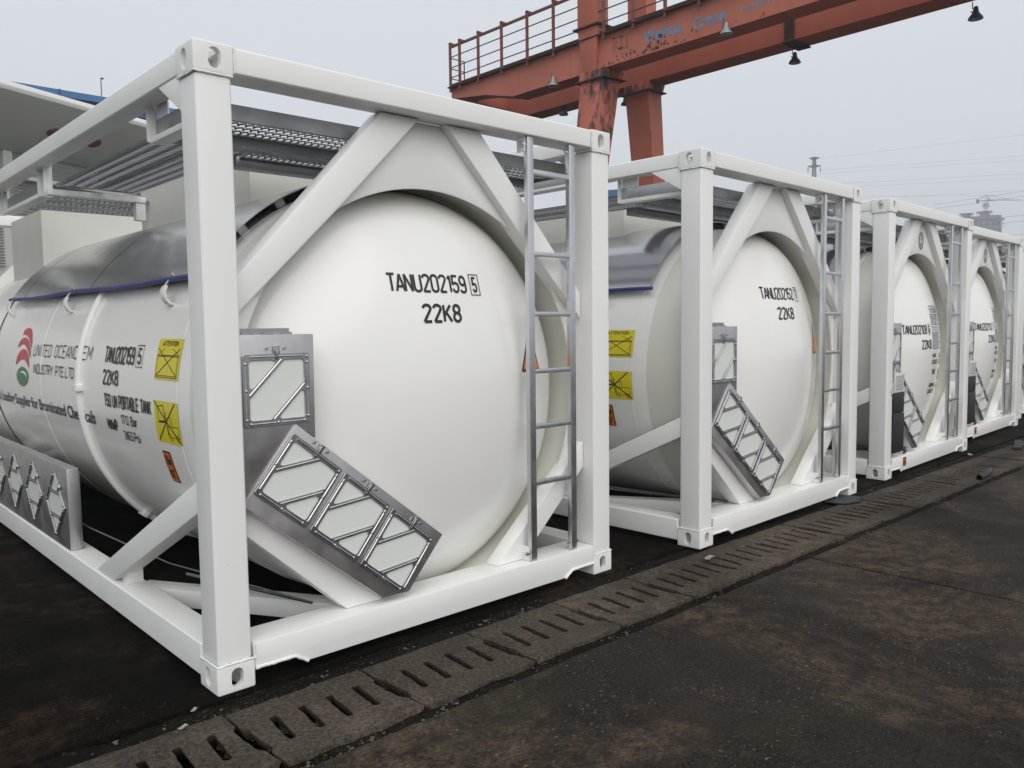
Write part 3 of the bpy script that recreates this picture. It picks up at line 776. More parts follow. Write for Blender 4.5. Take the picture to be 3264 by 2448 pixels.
# ---------------- lettering: condensed single-stroke alphabet, drawn as mitred strokes
def arc(cx, cy, rx, ry, a0, a1, n=9): return [(cx + rx * math.cos(rad(a0 + (a1 - a0) * i / n)), cy + ry * math.sin(rad(a0 + (a1 - a0) * i / n))) for i in range(n + 1)]
GW = .40; GR = .20
def glyph(c):
    w_, r = GW, GR
    O = arc(r, 1 - r, r, r, 0, 180) + arc(r, r, r, r, 180, 360)
    D = {'0': [(O, 1)], 'O': [(O, 1)], '1': [([(.02, .82), (.17, 1), (.17, 0)], 0)],
         '2': [(arc(r, 1 - r, r, r, 175, -25) + [(0, 0), (w_, 0)], 0)],
         '3': [(arc(r, 1 - r, r, r, 170, -70) + [(.18, .53)], 0), ([(.18, .53)] + arc(r, r + .06, r, r + .06, 65, -170), 0)],
         '4': [([(.30, 0), (.30, 1), (0, .22), (.43, .22)], 0)],
         '5': [([(w_ - .03, 1), (.04, 1), (.01, .52)] + arc(r, .29, r, .29, 130, -165), 0)],
         '6': [(arc(r, .28, r, .28, 0, 360)[:-1], 1), ([(0, .28), (0, .75)] + arc(r, 1 - r, r, r, 180, 15), 0)],
         '7': [([(0, 1), (w_, 1), (.12, 0)], 0)],
         '8': [(arc(r, .76, r * .92, .24, 0, 360, 16)[:-1], 1), (arc(r, .265, r, .265, 0, 360, 16)[:-1], 1)],
         '9': [(arc(r, .72, r, .28, 0, 360)[:-1], 1), ([(w_, .72), (w_, .25)] + arc(r, r, r, r, 0, -165), 0)],
         'A': [([(-.03, 0), (r, 1), (w_ + .03, 0)], 0), ([(.07, .27), (w_ - .07, .27)], 0)],
         'B': [([(.2, .53), (0, .53), (0, 1), (.2, 1)] + arc(.2, .765, .18, .235, 90, -90), 0), ([(0, .53), (0, 0), (.2, 0)] + arc(.2, .265, .2, .265, -90, 90), 0)],
         'C': [(arc(r, 1 - r, r, r, 10, 180) + arc(r, r, r, r, 180, 350), 0)],
         'D': [([(0, 0), (0, 1), (.18, 1)] + arc(.18, .74, .22, .26, 90, 0) + arc(.18, .26, .22, .26, 0, -90) + [(0, 0)], 0)],
         'E': [([(w_, 1), (0, 1), (0, 0), (w_, 0)], 0), ([(0, .52), (.33, .52)], 0)],
         'G': [(arc(r, 1 - r, r, r, 10, 180) + arc(r, r, r, r, 180, 360) + [(w_, .45), (.22, .45)], 0)],
         'H': [([(0, 0), (0, 1)], 0), ([(w_, 0), (w_, 1)], 0), ([(0, .5), (w_, .5)], 0)],
         'I': [([(.03, 0), (.03, 1)], 0)],
         'K': [([(0, 0), (0, 1)], 0), ([(w_, 1), (.0, .36)], 0), ([(.13, .56), (w_ + .02, 0)], 0)],
         'L': [([(0, 1), (0, 0), (w_ - .05, 0)], 0)],
         'M': [([(0, 0), (0, 1), (.27, .30), (.54, 1), (.54, 0)], 0)],
         'N': [([(0, 0), (0, 1), (w_, 0), (w_, 1)], 0)],
         'P': [([(0, 0), (0, 1), (.2, 1)] + arc(.2, .72, .2, .28, 90, -90) + [(0, .44)], 0)],
         'R': [([(0, 0), (0, 1), (.2, 1)] + arc(.2, .74, .2, .26, 90, -90) + [(0, .48)], 0), ([(.19, .48), (w_ + .02, 0)], 0)],
         'S': [(arc(r, .77, r, .23, 10, 250) + arc(r, .25, r, .25, 75, -170), 0)],
         'T': [([(-.01, 1), (w_ + .01, 1)], 0), ([(r, 1), (r, 0)], 0)],
         'U': [([(0, 1)] + arc(r, r, r, r, 180, 360) + [(w_, 1)], 0)],
         'W': [([(-.02, 1), (.15, 0), (.30, .75), (.45, 0), (.62, 1)], 0)],
         'Y': [([(-.02, 1), (r, .45), (w_ + .02, 1)], 0), ([(r, .45), (r, 0)], 0)],
         'X': [([(0, 0), (w_, 1)], 0), ([(0, 1), (w_, 0)], 0)],
         'a': [(arc(.16, .2, .16, .2, 0, 360)[:-1], 1), ([(.32, 0), (.32, .5)] + arc(.16, .5, .16, .17, 0, 160), 0)],
         'r': [([(0, 0), (0, .66)], 0), ([(0, .42)] + arc(.16, .45, .16, .2, 180, 60), 0)],
         's': [(arc(.15, .5, .15, .16, 20, 250) + arc(.15, .17, .15, .17, 75, -160), 0)],
         'i': [([(.03, 0), (.03, .66)], 0), ([(.03, .84), (.03, .94)], 0)],
         'm': [([(0, 0), (0, .66)], 0), ([(0, .45)] + arc(.14, .5, .14, .16, 180, 0) + [(.28, 0)], 0), ([(.28, .45)] + arc(.42, .5, .14, .16, 180, 0) + [(.56, 0)], 0)],
         '.': [([(.03, 0), (.03, .10)], 0)], "'": [([(.03, .78), (.03, 1)], 0)], '"': [([(.03, .78), (.03, 1)], 0), ([(.16, .78), (.16, 1)], 0)], '-': [([(0, .45), (.25, .45)], 0)], ' ': []}
    g_ = D[c]; wd = {' ': .22, 'M': .54, 'W': .60, 'm': .56, '1': .19, 'I': .06, 'i': .06, '.': .06, "'": .06, '"': .18, 'a': .32, 's': .30, 'r': .26, '-': .25, 'L': .36}.get(c, GW)
    return g_, wd
def stroke(pts, t, closed):
    P = [Vector((p[0], p[1])) for p in pts]
    P = [p for i, p in enumerate(P) if i == 0 or (p - P[i - 1]).length > 1e-6]
    N = len(P)
    for i in range(1, N - 1):
        if (P[i] - P[i - 1]).normalized().dot((P[i + 1] - P[i]).normalized()) < -.25:
            e0 = (P[i] - P[i - 1]).normalized() * t * .30; e1 = (P[i] - P[i + 1]).normalized() * t * .30
            return join([stroke(list(P[:i]) + [P[i] + e0 * .0], t, False), stroke([P[i] + e1 * .0] + list(P[i + 1:]), t, False)], 's', M['ink'])
    bm = bmesh.new(); rows = []
    for i, p in enumerate(P):
        a = P[i - 1] if (i or closed) else None; b = P[(i + 1) % N] if (i < N - 1 or closed) else None
        d0 = (p - a).normalized() if a is not None else None; d1 = (b - p).normalized() if b is not None else None
        if d0 is None: n = Vector((-d1.y, d1.x)); k = 1; p = p
        elif d1 is None: n = Vector((-d0.y, d0.x)); k = 1
        else:
            n0, n1 = Vector((-d0.y, d0.x)), Vector((-d1.y, d1.x)); n = (n0 + n1)
            if n.length < .2: n = n1; k = 1
            else: n.normalize(); q_ = n.dot(n1); k = 1 / q_ if q_ > .62 else 1.08
        n = n * (t / 2 * k); rows.append((bm.verts.new((p.x - n.x, p.y - n.y, 0)), bm.verts.new((p.x + n.x, p.y + n.y, 0))))
    for i in range(N if closed else N - 1):
        a, b = rows[i], rows[(i + 1) % N]; bm.faces.new((a[0], b[0], b[1], a[1]))
    me = bpy.data.meshes.new('s'); bm.to_mesh(me); bm.free(); return me
def mono(body, wdt, hgt, t, shear=0., gap=.17):
    """condensed lettering filling (0..wdt, 0..hgt); t = stroke width in metres"""
    x = 0; items = []
    for c in body:
        g_, wd = glyph(c)
        for pts, cl in g_: items.append(([(x + p[0], p[1]) for p in pts], cl))
        x += wd + gap
        if c in 'TA': x -= .05
    L_ = x - gap; sx = (wdt - t) / L_; sy = hgt - t; ms = []
    for pts, cl in items: ms.append(stroke([(t / 2 + p[0] * sx + p[1] * hgt * shear, t / 2 + p[1] * sy) for p in pts], t, cl))
    return join(ms, 'm', M['ink'])
def put(name, me, m, parent, **kw):
    me.name = name; me.materials.clear(); me.materials.append(m); return link(name, me, parent, **kw)
def boxed_digit(d_, x, z, w_, h_, fn, parent):
    ms = [mono(d_, w_ * .56, h_ * .78, h_ * .105)]
    for v in ms[0].vertices: v.co.x += x + w_ * .22; v.co.y += z + h_ * .11
    ms.append(strip([(x, z), (x + w_, z), (x + w_, z + h_), (x, z + h_)], .0045, True))
    put('boxed_digit', warp(join(ms, 'boxed_digit', M['ink']), fn), M['ink'], parent)
def head_serial(parent, serial, chk, x0, x1, zt, hgt, kx0, kx1, kz0, kz1):
    wd = (x1 - x0)
    put('serial_lettering', warp(mono(serial, wd * .835, hgt, hgt * .128, 0, .14), on_head(x0, zt - hgt)), M['ink'], parent)
    boxed_digit(chk, wd * .885, -.006, wd * .115, hgt + .012, on_head(x0, zt - hgt), parent)
    put('size_code', warp(mono('22K8', kx1 - kx0, kz1 - kz0, (kz1 - kz0) * .15), on_head(kx0, kz0)), M['ink'], parent)
def side_set(parent, serial, chk):
    put('serial_lettering', warp(mono(serial, .49, .098, .0138, 0, .13), on_shell(1.755, 8.9)), M['ink'], parent)
    boxed_digit(chk, .515, -.006, .095, .112, on_shell(1.755, 8.9), parent)
    put('size_code', warp(mono('22K8', .265, .088, .0145), on_shell(1.754, 2.6)), M['ink'], parent)
    put('tank_type', warp(mono('T50 UN PORTABLE TANK', .735, .076, .0118, 0, .14), on_shell(1.738, -3.8)), M['ink'], parent)
    for body, dx, dz, w_, h_, t_ in (('MAWP', 0, 0, .175, .070, .0115), ('17.0', .255, .052, .115, .054, .0075), ('Bar', .405, .052, .10, .054, .0075), ('246.5', .255, -.034, .14, .054, .0075), ('Psi', .41, -.034, .095, .054, .0075)):
        me = mono(body, w_, h_, t_, 0, .14)
        for v in me.vertices: v.co += Vector((dx, dz, 0))
        put('pressure_lettering', warp(me, on_shell(1.738, -10.8)), M['ink'], parent)
    # yellow attention decal
    f0 = on_shell(.958, 5.9, .002); f1 = on_shell(.958, 5.9, .0035)
    put('yellow_decal', warp(grid_rect(0, 0, .306, .199), f0), M['yellow'], parent)
    ms = [mono('ATTENTION', .19, .026, .0042, .2, .2)]
    for v in ms[0].vertices: v.co += Vector((.06, .163, 0))
    for pts, wdt in (([(.02, .018), (.285, .150)], .0045), ([(.02, .150), (.285, .018)], .0045), ([(.018, .118), (.285, .118)], .004), ([(.020, .112), (.283, .112)], .0025), ([(.018, .012), (.285, .012)], .0035), ([(.022, .02), (.283, .02)], .003), ([(.018, .012), (.018, .118)], .003), ([(.285, .012), (.285, .118)], .003), ([(.025, .122), (.10, .150)], .0025), ([(.28, .122), (.20, .150)], .0025), ([(.275, .02), (.275, .112)], .002)):
        ms.append(strip(pts, wdt))
    put('decal_print', warp(join(ms, 'x', M['ink']), f1), M['ink'], parent)
    # yellow forklift ban decal
    f0 = on_shell(.962, -10.2, .002); f1 = on_shell(.962, -10.2, .0035)
    put('yellow_decal', warp(grid_rect(0, 0, .310, .204), f0), M['yellow'], parent)
    ms = []
    for pts, wdt in (([(.012, .198), (.30, .012)], .0075), ([(.03, .012), (.27, .196)], .0075), ([(.045, .175), (.125, .185)], .004), ([(.045, .175), (.055, .105), (.135, .110), (.125, .185)], .004), ([(.055, .100), (.15, .104)], .007), ([(.145, .150), (.16, .045)], .007), ([(.16, .125), (.215, .13), (.225, .085)], .003), ([(.165, .085), (.29, .088), (.29, .035), (.165, .032), (.165, .085)], .003), ([(.20, .085), (.20, .118)], .003)):
        ms.append(strip(pts, wdt))
    for cx_ in (.185, .272): ms.append(strip([(cx_ + .016 * math.cos(a * math.pi / 6), .032 + .016 * math.sin(a * math.pi / 6)) for a in range(12)], .003, True))
    put('decal_print', warp(join(ms, 'x', M['ink']), f1), M['ink'], parent)
    # orange height decal
    f0 = on_shell(.953, -21.6, .002); f1 = on_shell(.953, -21.6, .0035)
    put('height_decal', warp(poly_mesh(rounded([(0, 0), (.103, 0), (.103, .168), (0, .168)], .012)), f0), M['ink'], parent)
    put('orange_panel', warp(poly_mesh(rounded([(.007, .007), (.096, .007), (.096, .161), (.007, .161)], .008)), f1), M['orange2'], parent)
    ms = [mono('2.6m', .072, .05, .006), mono("8'6\"", .066, .05, .006)]
    for v in ms[0].vertices: v.co += Vector((.015, .095, 0))
    for v in ms[1].vertices: v.co += Vector((.018, .022, 0))
    put('height_print', warp(join(ms, 'x', M['ink']), on_shell(.953, -21.6, .005)), M['ink'], parent)
def company(parent):
    LG = {'red': [[(3.766, 17.27), (3.764, 19.16), (3.674, 20.21), (3.578, 20.0), (3.507, 18.19), (3.438, 14.59), (3.421, 11.77), (3.491, 14.57), (3.59, 16.66), (3.686, 17.46)],
                  [(3.825, 11.84), (3.823, 14.13), (3.742, 16.14), (3.63, 16.35), (3.532, 14.85), (3.437, 11.64), (3.41, 7.88), (3.495, 11.0), (3.623, 13.49), (3.742, 13.61)],
                  [(3.832, 5.24), (3.817, 8.3), (3.748, 10.8), (3.645, 11.96), (3.544, 11.26), (3.457, 8.7), (3.423, 3.99), (3.485, 6.33), (3.576, 7.79), (3.692, 7.66), (3.77, 6.42)]],
          'green': [[(3.804, 1.65), (3.746, 3.86), (3.631, 5.24), (3.513, 4.24), (3.435, 2.06), (3.475, -0.64), (3.614, -2.86), (3.738, -1.84), (3.791, -0.14)]],
          'wvinyl': [[(3.707, 2.43), (3.604, 3.56), (3.511, 2.9), (3.465, 0.84), (3.535, 2.04), (3.613, 2.72)]]}
    for i, (mn, polys) in enumerate(LG.items()):
        for pl in polys:
            pts = [(4.0 - y, rad(a) * RT) for y, a in pl]
            # smooth the outline
            pts = rounded(pts, .2, 4)
            put('emblem_leaf', warp(poly_mesh(pts), on_shell(4.0, 0, .003 + .0015 * (mn == 'wvinyl'))), M[mn], parent)
    put('company_lettering', warp(mono('UNITED OCEANCHEM', 1.345, .086, .0085, .12, .20), on_shell(3.345, 9.3)), M['ink'], parent)
    put('company_lettering', warp(mono('INDUSTRY PTE.LTD', .985, .070, .0088, .10, .17), on_shell(3.31, 2.95)), M['ink'], parent)
    put('slogan_lettering', warp(text_mesh('The Leading Supplier for Brominated Chemicals', 2.70, .105, .018, .12), on_shell(4.66, -11.6)), M['navy'], parent)
def triangle_sign(parent):
    f0 = on_head(1.815, 1.222, .002); f1 = on_head(1.815, 1.222, .0035)
    put('warning_triangle', warp(poly_mesh(rounded([(.0, 0), (.215, 0), (.112, .262)], .014)), f0), M['ink'], parent)
    put('orange_panel', warp(poly_mesh(rounded([(.018, .014), (.197, .014), (.112, .234)], .008)), f1), M['orange'], parent)

def lettered(root_, serial, chk, kind):
    hd_ = [c for c in root_.children if c.name.split('.')[0] == 'tank_head'][0]
    sh_ = [c for c in root_.children if c.name.split('.')[0] == 'tank_shell'][0]
    if kind == 0:
        b_ = (.940, 1.520, 1.110, 1.356) if chk == '5' else (.965, 1.572, 1.142, 1.408)
        head_serial(hd_, serial, chk, b_[0], b_[1], 1.742, .094, b_[2], b_[3], 1.498, 1.594)
        triangle_sign(hd_); side_set(sh_, serial, chk)
    else:
        x0, x1 = (.670, 1.256) if kind == 1 else (.700, 1.30)
        head_serial(hd_, serial, chk, x0, x1, 1.435, .098, x1 - .245, x1 + .008, 1.185, 1.283)
        # inspection table and weights
        f = on_head(x1 + .055, 1.186, .003); ms = []
        Wt, Ht = .33, .44; rows = [0, .06, .115, .165, .25, .305, .355, .44]
        for r_ in rows: ms.append(strip([(0, r_), (Wt, r_)], .007))
        for x in (0, Wt): ms.append(strip([(x, 0), (x, Ht)], .007))
        ms.append(strip([(.14, 0), (.14, .355)], .005))
        rr = random.Random(3)
        for a, b in zip(rows, rows[1:-1]):
            for xx in (.018, .16):
                for k in range(3):
                    cx_ = xx + .037 * k; hh_ = (b - a) * .55; cy_ = a + (b - a) * .22
                    for s_ in range(4): ms.append(strip([(cx_, cy_ + hh_ * s_ / 3), (cx_ + rr.uniform(.014, .026), cy_ + hh_ * s_ / 3)], .005))
                    ms.append(strip([(cx_ + .012, cy_), (cx_ + .012, cy_ + hh_)], .005))
        tt = text_mesh('\u5b89\u5168\u76d1\u5bdf', .27, .06, .01)
        for v in tt.vertices: v.co += Vector((.03, .368, 0))
        ms.append(tt)
        put('inspection_table', warp(join(ms, 'x', M['ink']), f), M['ink'], hd_)
        for body, dx, z, w_, h_ in (('MAX', .04, 1.09, .135, .05), ('GROSS', .036, 1.022, .21, .05), ('TARE', .05, .919, .135, .053), ('NOMINAL', .03, .782, .225, .05), ('CAPACITY', .02, .716, .23, .05)):
            t_ = mono(body, w_, h_, h_ * .16)
            for v in t_.vertices: v.co += Vector((dx, z, 0))
            put('weight_lettering', warp(t_, on_head(x1, 0, .003)), M['ink'], hd_)
        for z in (1.085, 1.02, .91, .85, .77):
            put('weight_figures', warp(join([strip([(.34 + .03 * k, z), (.34 + .03 * k, z + .045)], .012) for k in range(4)], 'x', M['ink']), on_head(x1, 0, .003)), M['ink'], hd_)
        # emblem on the gusset
        ms = [strip([(1.245 + .062 * r2 * math.cos(a * math.pi / 16), 2.292 + .085 * r2 * math.sin(a * math.pi / 16)) for a in range(32)], w2, True) for r2, w2 in ((1, .008), (.86, .004), (.70, .006))]
        ms += [strip([(1.245, 2.25), (1.245, 2.335)], .008), strip([(1.222, 2.312), (1.268, 2.312)], .006), strip([(1.225, 2.262), (1.245, 2.25), (1.265, 2.262)], .006)]
        gp = [c for c in root_.children if c.name.split('.')[0] == 'gusset_plate'][0]
        put('round_emblem', warp(join(ms, 'x', M['grey']), lambda x, y, z: Vector((x, .150, y))), M['ink'], gp)
        # dark panels, data plate, shackle eye and small orange label
        dp = link('dark_panel', MB().box((.17, .000, .232), (.445, .012, .60)).mesh('dark_panel', M['black'], .002), root_)
        link('dark_panel', MB().box((.17, .000, .606), (.435, .012, .80)).mesh('dark_panel', M['black'], .002), root_)
        pl_ = link('data_plate', MB().box((.19, .000, .805), (.42, .010, .99)).mesh('data_plate', M['housing'], .002), root_)
        link('plate_print', join([strip([(.22, .83), (.39, .83), (.39, .955), (.22, .955)], .008, True)] + [strip([(.245, .845 + .012 * k), (.365, .845 + .012 * k)], .005) for k in range(9)], 'plate_print', M['grey']), pl_, plane_m((0, -.002, 0), (1, 0, 0), (0, -1, 0)))
        sk = MB(); sk.box((.545, .03, .1805), (.60, .042, .25)); sk.tube([(.56, .028, .19), (.56, .020, .222), (.572, .020, .232), (.584, .020, .222), (.584, .028, .19)], .006, 6)
        link('shackle', sk.mesh('shackle', M['cable']), root_)
        lb = link('orange_label', MB().box((.445, -.0005, .08), (.525, .002, .165)).mesh('orange_label', M['orange2']), root_)
        link('label_print', join([strip([(.45, .084), (.52, .084), (.52, .161), (.45, .161)], .006, True), strip([(.46, .125), (.51, .125)], .006), strip([(.485, .132), (.485, .155)], .008), strip([(.462, .11), (.505, .11)], .014), strip([(.47, .095), (.50, .095)], .008)], 'label_print', M['ink']), lb, plane_m((0, -.0015, 0), (1, 0, 0), (0, -1, 0)))

base_children = list(c1.children)
spots = [((3.167868, -.1326571, 0), .02519999, 'second white tank container from the left, serial TANU202152 7 on its domed end', '202152', '7', 0),
         ((6.311453, -.01810964, 0), .03858115, 'third white tank container, serial TANU202108 6, black panel and round emblem', '202108', '6', 1),
         ((9.130852, .2486046, 0), .03858115, 'fourth white tank container, serial TANU202113 1, partly hidden by its neighbour', '202113', '1', 2),
         ((12.35, .55, 0), .04, 'fifth white tank container, only a sliver shows at the right edge', None, None, 0)]
conts = [c1]
for loc, rz, lab, ser, chk, kind in spots:
    c = copy_tree(c1); c.location = loc; c.rotation_euler = (0, 0, rz); c['label'] = lab; conts.append(c)
lettered(c1, 'TANU202159', '5', 0); company([c for c in c1.children if c.name.split('.')[0] == 'tank_shell'][0])
for c, (loc, rz, lab, ser, chk, kind) in zip(conts[1:], spots):
    if kind:
        for ch_ in c.children:
            if ch_.name.split('.')[0] == 'placard_holder': ch_.location.x -= .088
    if ser: lettered(c, 'TANU' + ser, chk, kind)

# ------------------------------------------------------------------ gantry crane
gc = thing('gantry_crane', 'tall faded red double girder gantry crane with rust patches and railing', 'gantry crane', (14.3, 10.4, 0))
OFF = Vector((-14.3, -10.4, 0))
def cpart(name, mb, m, bevel=0., parent=None, **k):
    me = mb.mesh(name, m, bevel, **k); me.transform(Matrix.Translation(OFF)); return link(name, me, parent or gc)
def girder(x0, x1, yend, ys, ye):
    zt = 8.5; q = MB()
    P = [(x0, yend, zt), (x0, yend, 8.13), (x0, yend - 1.5, 7.93), (x0, yend - 2.6, 7.66), (x0, ye, 7.66), (x0, ye, zt)]
    return q.prism(P, (x1 - x0, 0, 0))
G1 = cpart('girder', girder(14.14, 14.62, 15.95, 0, -14), M['crane'], .0)
G2 = cpart('girder', girder(15.80, 16.36, 17.3, 0, -14), M['crane_clean'], .0)
fl = MB()
for x0, x1, ye in ((14.10, 14.66, 15.97), (15.76, 16.40, 17.32)):
    fl.box((x0, -14, 8.501), (x1, ye, 8.53))
cpart('top_flange', fl, M['rust'])
for (x0, x1, ye) in ((14.095, 14.665, 13.3), (15.755, 16.405, 14.6)):
    cpart('bottom_flange', MB().box((x0, -14, 7.635), (x1, ye, 7.659)), M['crane_clean'])
end = MB().box((14.63, 15.3, 7.95), (15.79, 15.9, 8.45)); cpart('end_tie', end, M['crane_clean'], .01)
wk = MB().box((13.98, -14, 8.40), (14.139, 15.95, 8.43)); cpart('walkway_plate', wk, M['rust'])
# splice plates
sp = MB().box((15.765, 6.04, 7.64), (15.798, 6.27, 8.45)); sp.box((15.70, 6.00, 7.60), (16.46, 6.30, 7.634))
for j in range(2):
    for i in range(9): sp.tube([(15.765, 6.09 + .12 * j, 7.72 + .085 * i), (15.745, 6.09 + .12 * j, 7.72 + .085 * i)], .017, 6)
    for i in range(6): sp.tube([(15.78 + .12 * i, 6.08 + .13 * j, 7.60), (15.78 + .12 * i, 6.08 + .13 * j, 7.575)], .017, 6)
cpart('splice_plate', sp, M['rust'], 0, G2)
# stiffener lines on the near girder
for i in range(14):
    y = 15.0 - 1.9 * i
    if i: cpart('web_seam', MB().box((14.131, y - .012, 7.68), (14.139, y + .012, 8.48)), M['crane'], 0, G1)
# railing
RLX = 14.03
posts = [15.85, 15.42, 14.60, 13.63, 12.63, 11.67] + [10.0 - .9 * i for i in range(0, 26)]
ppost = MB().bar((0, 0, 8.28), (0, 0, 9.68), .06, .06, (1, 0, 0)); ppost.box((-.03, -.03, 9.62), (.20, .03, 9.68))
PM = ppost.mesh('rail_post', M['railp'])
RAIL = link('railing', None, gc)
for y in posts: link('rail_post', PM, RAIL, Matrix.Translation(Vector((RLX, y, 0)) + OFF))
tr = MB().bar((RLX + .10, 16.0, 9.60), (RLX + .10, -14, 9.60), .06, .06); cpart('top_rail', tr, M['railp'], 0, RAIL)
for z in (9.26, 8.96, 8.68): cpart('rail_wire', MB().bar((RLX, 15.9, z), (RLX, -14, z), .022, .022), M['rust'], 0, RAIL)
for z in (9.26, 8.96, 8.68): cpart('rail_wire', MB().bar((RLX, 15.88, z), (RLX + .55, 15.88, z), .022, .022), M['rust'], 0, RAIL)
cpart('rail_post', MB().bar((RLX + .55, 15.88, 8.5), (RLX + .55, 15.88, 9.28), .025, .025, (1, 0, 0)), M['rust'], 0, RAIL)
# legs
def leg(xt0, xt1, xb0, xb1, m, name='leg'):
    q = MB(); zt, zb = 7.42, .45
    T = [(xt0, 10.0, zt), (xt1, 10.0, zt), (xt1, 10.75, zt), (xt0, 10.75, zt)]; B = [(xb0, 10.12, zb), (xb1, 10.12, zb), (xb1, 10.62, zb), (xb0, 10.62, zb)]
    q.add(B + T, [(3, 2, 1, 0), (4, 5, 6, 7), (0, 1, 5, 4), (1, 2, 6, 5), (2, 3, 7, 6), (3, 0, 4, 7)]); return cpart(name, q, m, .01)
L1 = leg(14.03, 14.64, 12.90, 13.30, M['rusty']); L2 = leg(15.75, 16.30, 16.60, 16.98, M['crane_clean'])
for L_, (x0, x1) in ((L1, (14.03, 14.64)), (L2, (15.75, 16.30))):
    q = MB().prism([(x0 - .04, 9.98, 7.424), (x1 + .04, 9.98, 7.424), (x1 + .13, 9.98, 7.632), (x0 - .02, 9.98, 7.632)], (0, .79, 0)); cpart('leg_head', q, M['rusty'], .004, L_)
    q = MB().box((x0 - .08, 9.90, 7.395), (x1 + .10, 10.86, 7.4235)); cpart('leg_flange', q, M['rust'], .003, L_)
# saddle columns rising past the girders
col1 = MB(); T = [(13.98, 10.16, 8.66), (14.30, 10.16, 8.66), (14.30, 10.80, 8.66), (13.98, 10.80, 8.66)]; Bq = [(14.08, 10.30, 7.62), (14.30, 10.30, 7.62), (14.30, 10.70, 7.62), (14.08, 10.70, 7.62)]
col1.add(Bq + T, [(3, 2, 1, 0), (4, 5, 6, 7), (0, 1, 5, 4), (1, 2, 6, 5), (2, 3, 7, 6), (3, 0, 4, 7)]); SC1 = cpart('saddle_column', col1, M['crane_clean'], .006)
cpart('saddle_column', MB().box((13.98, 10.17, 8.70), (14.40, 10.80, 11.6)), M['crane_clean'], .008)
cpart('column_flange', MB().box((13.91, 10.07, 8.6605), (14.46, 10.90, 8.6985)), M['rust'], .003, SC1)
cpart('saddle_column', MB().box((15.86, 10.15, 8.535), (16.28, 10.75, 11.6)), M['crane_clean'], .008)
cpart('saddle_beam', MB().box((13.90, 10.1, 11.62), (16.36, 10.8, 12.2)), M['crane_clean'], .01)
cpart('sill_beam', MB().box((12.6, 10.05, .12), (17.3, 10.7, .445)), M['crane_clean'], .01)
# floodlights
def flood(x, y, ztop, m):
    F_ = link('floodlight', None, gc, Matrix.Translation(Vector((x, y, ztop)) + OFF))
    q = MB(); q.lathe_z([(.001, -.10), (.035, -.10), (.045, -.14), (.055, -.20), (.07, -.23), (.125, -.30), (.135, -.335), (.128, -.34)], 0, 0, 18)
    link('lamp_shade', q.mesh('lamp_shade', m, smooth=35), F_)
    link('lamp_glass', MB().lathe_z([(.128, -.334), (.08, -.345), (.001, -.348)], 0, 0, 18).mesh('lamp_glass', M['glass']), F_)
    q = MB(); q.tube([(-.0, .06, 0), (0, .06, -.13), (0, 0, -.13)], .010, 6); q.bar((0, .09, -.20), (0, .09, -.12), .04, .05); q.tube([(0, .09, -.17), (0, .03, -.22)], .012, 6)
    link('bracket', q.mesh('bracket', M['lampd']), F_)
flood(14.06, 11.72, 7.90, M['lampg']); flood(14.06, 6.65, 7.86, M['lampg'])
flood(16.42, 11.28, 7.74, M['lampg']); flood(16.36, 6.33, 7.66, M['lampd']); flood(16.36, 2.59, 7.60, M['lampd']); flood(15.9, 13.1, 7.74, M['lampd'])
# writing on the near girder
gm = lambda y0, z0: (lambda x, y, z: Vector((14.135, y0 - x, z0 + y)) + OFF)
put('girder_lettering', warp(text_mesh('Weihua', 1.06, .275, .028), gm(8.90, 7.90)), M['cblue'], G1)
put('girder_lettering', warp(text_mesh('Crane', .82, .275, .028), gm(7.54, 7.85)), M['cblue'], G1)
put('girder_lettering', warp(text_mesh('Tel:400-1190', .98, .10, .02), gm(6.38, 7.91)), M['cblue'], G1)
ms = [strip(p_, .055) for p_ in ([(.02, .0), (.02, .30), (.11, .30)], [(.17, .02), (.33, .02)], [(.25, .02), (.25, .29)], [(.18, .29), (.33, .29)], [(.10, .20), (.10, .08)], [(.42, .0), (.42, .30)])]
put('faded_emblem', warp(join(ms, 'x', M['cbrown']), gm(9.80, 7.96)), M['cbrown'], G1)
# rust holes and blooms along the lower web of the near girder
bm = bmesh.new(); rr = random.Random(11)
for _ in range(75):
    y = rr.choice([rr.gauss(8.55, .35), rr.gauss(9.2, .5), rr.uniform(5, 15)]); z = 7.68 + abs(rr.gauss(0, .16)); s = rr.uniform(.010, .034) * (1.4 if abs(y - 8.55) < .25 else 1)
    if z > 8.3 or y > 13.2: continue
    n = 9; vv = [bm.verts.new((14.1335 + OFF.x, y + OFF.y + s * rr.uniform(.5, 1.2) * math.cos(2 * math.pi * k / n), z + s * 1.25 * rr.uniform(.5, 1.2) * math.sin(2 * math.pi * k / n))) for k in range(n)]
    bm.faces.new(vv)
me = bpy.data.meshes.new('rust_bloom'); bm.to_mesh(me); bm.free(); me.materials.append(M['rust'])
link('rust_bloom', me, G1, kind='stuff')

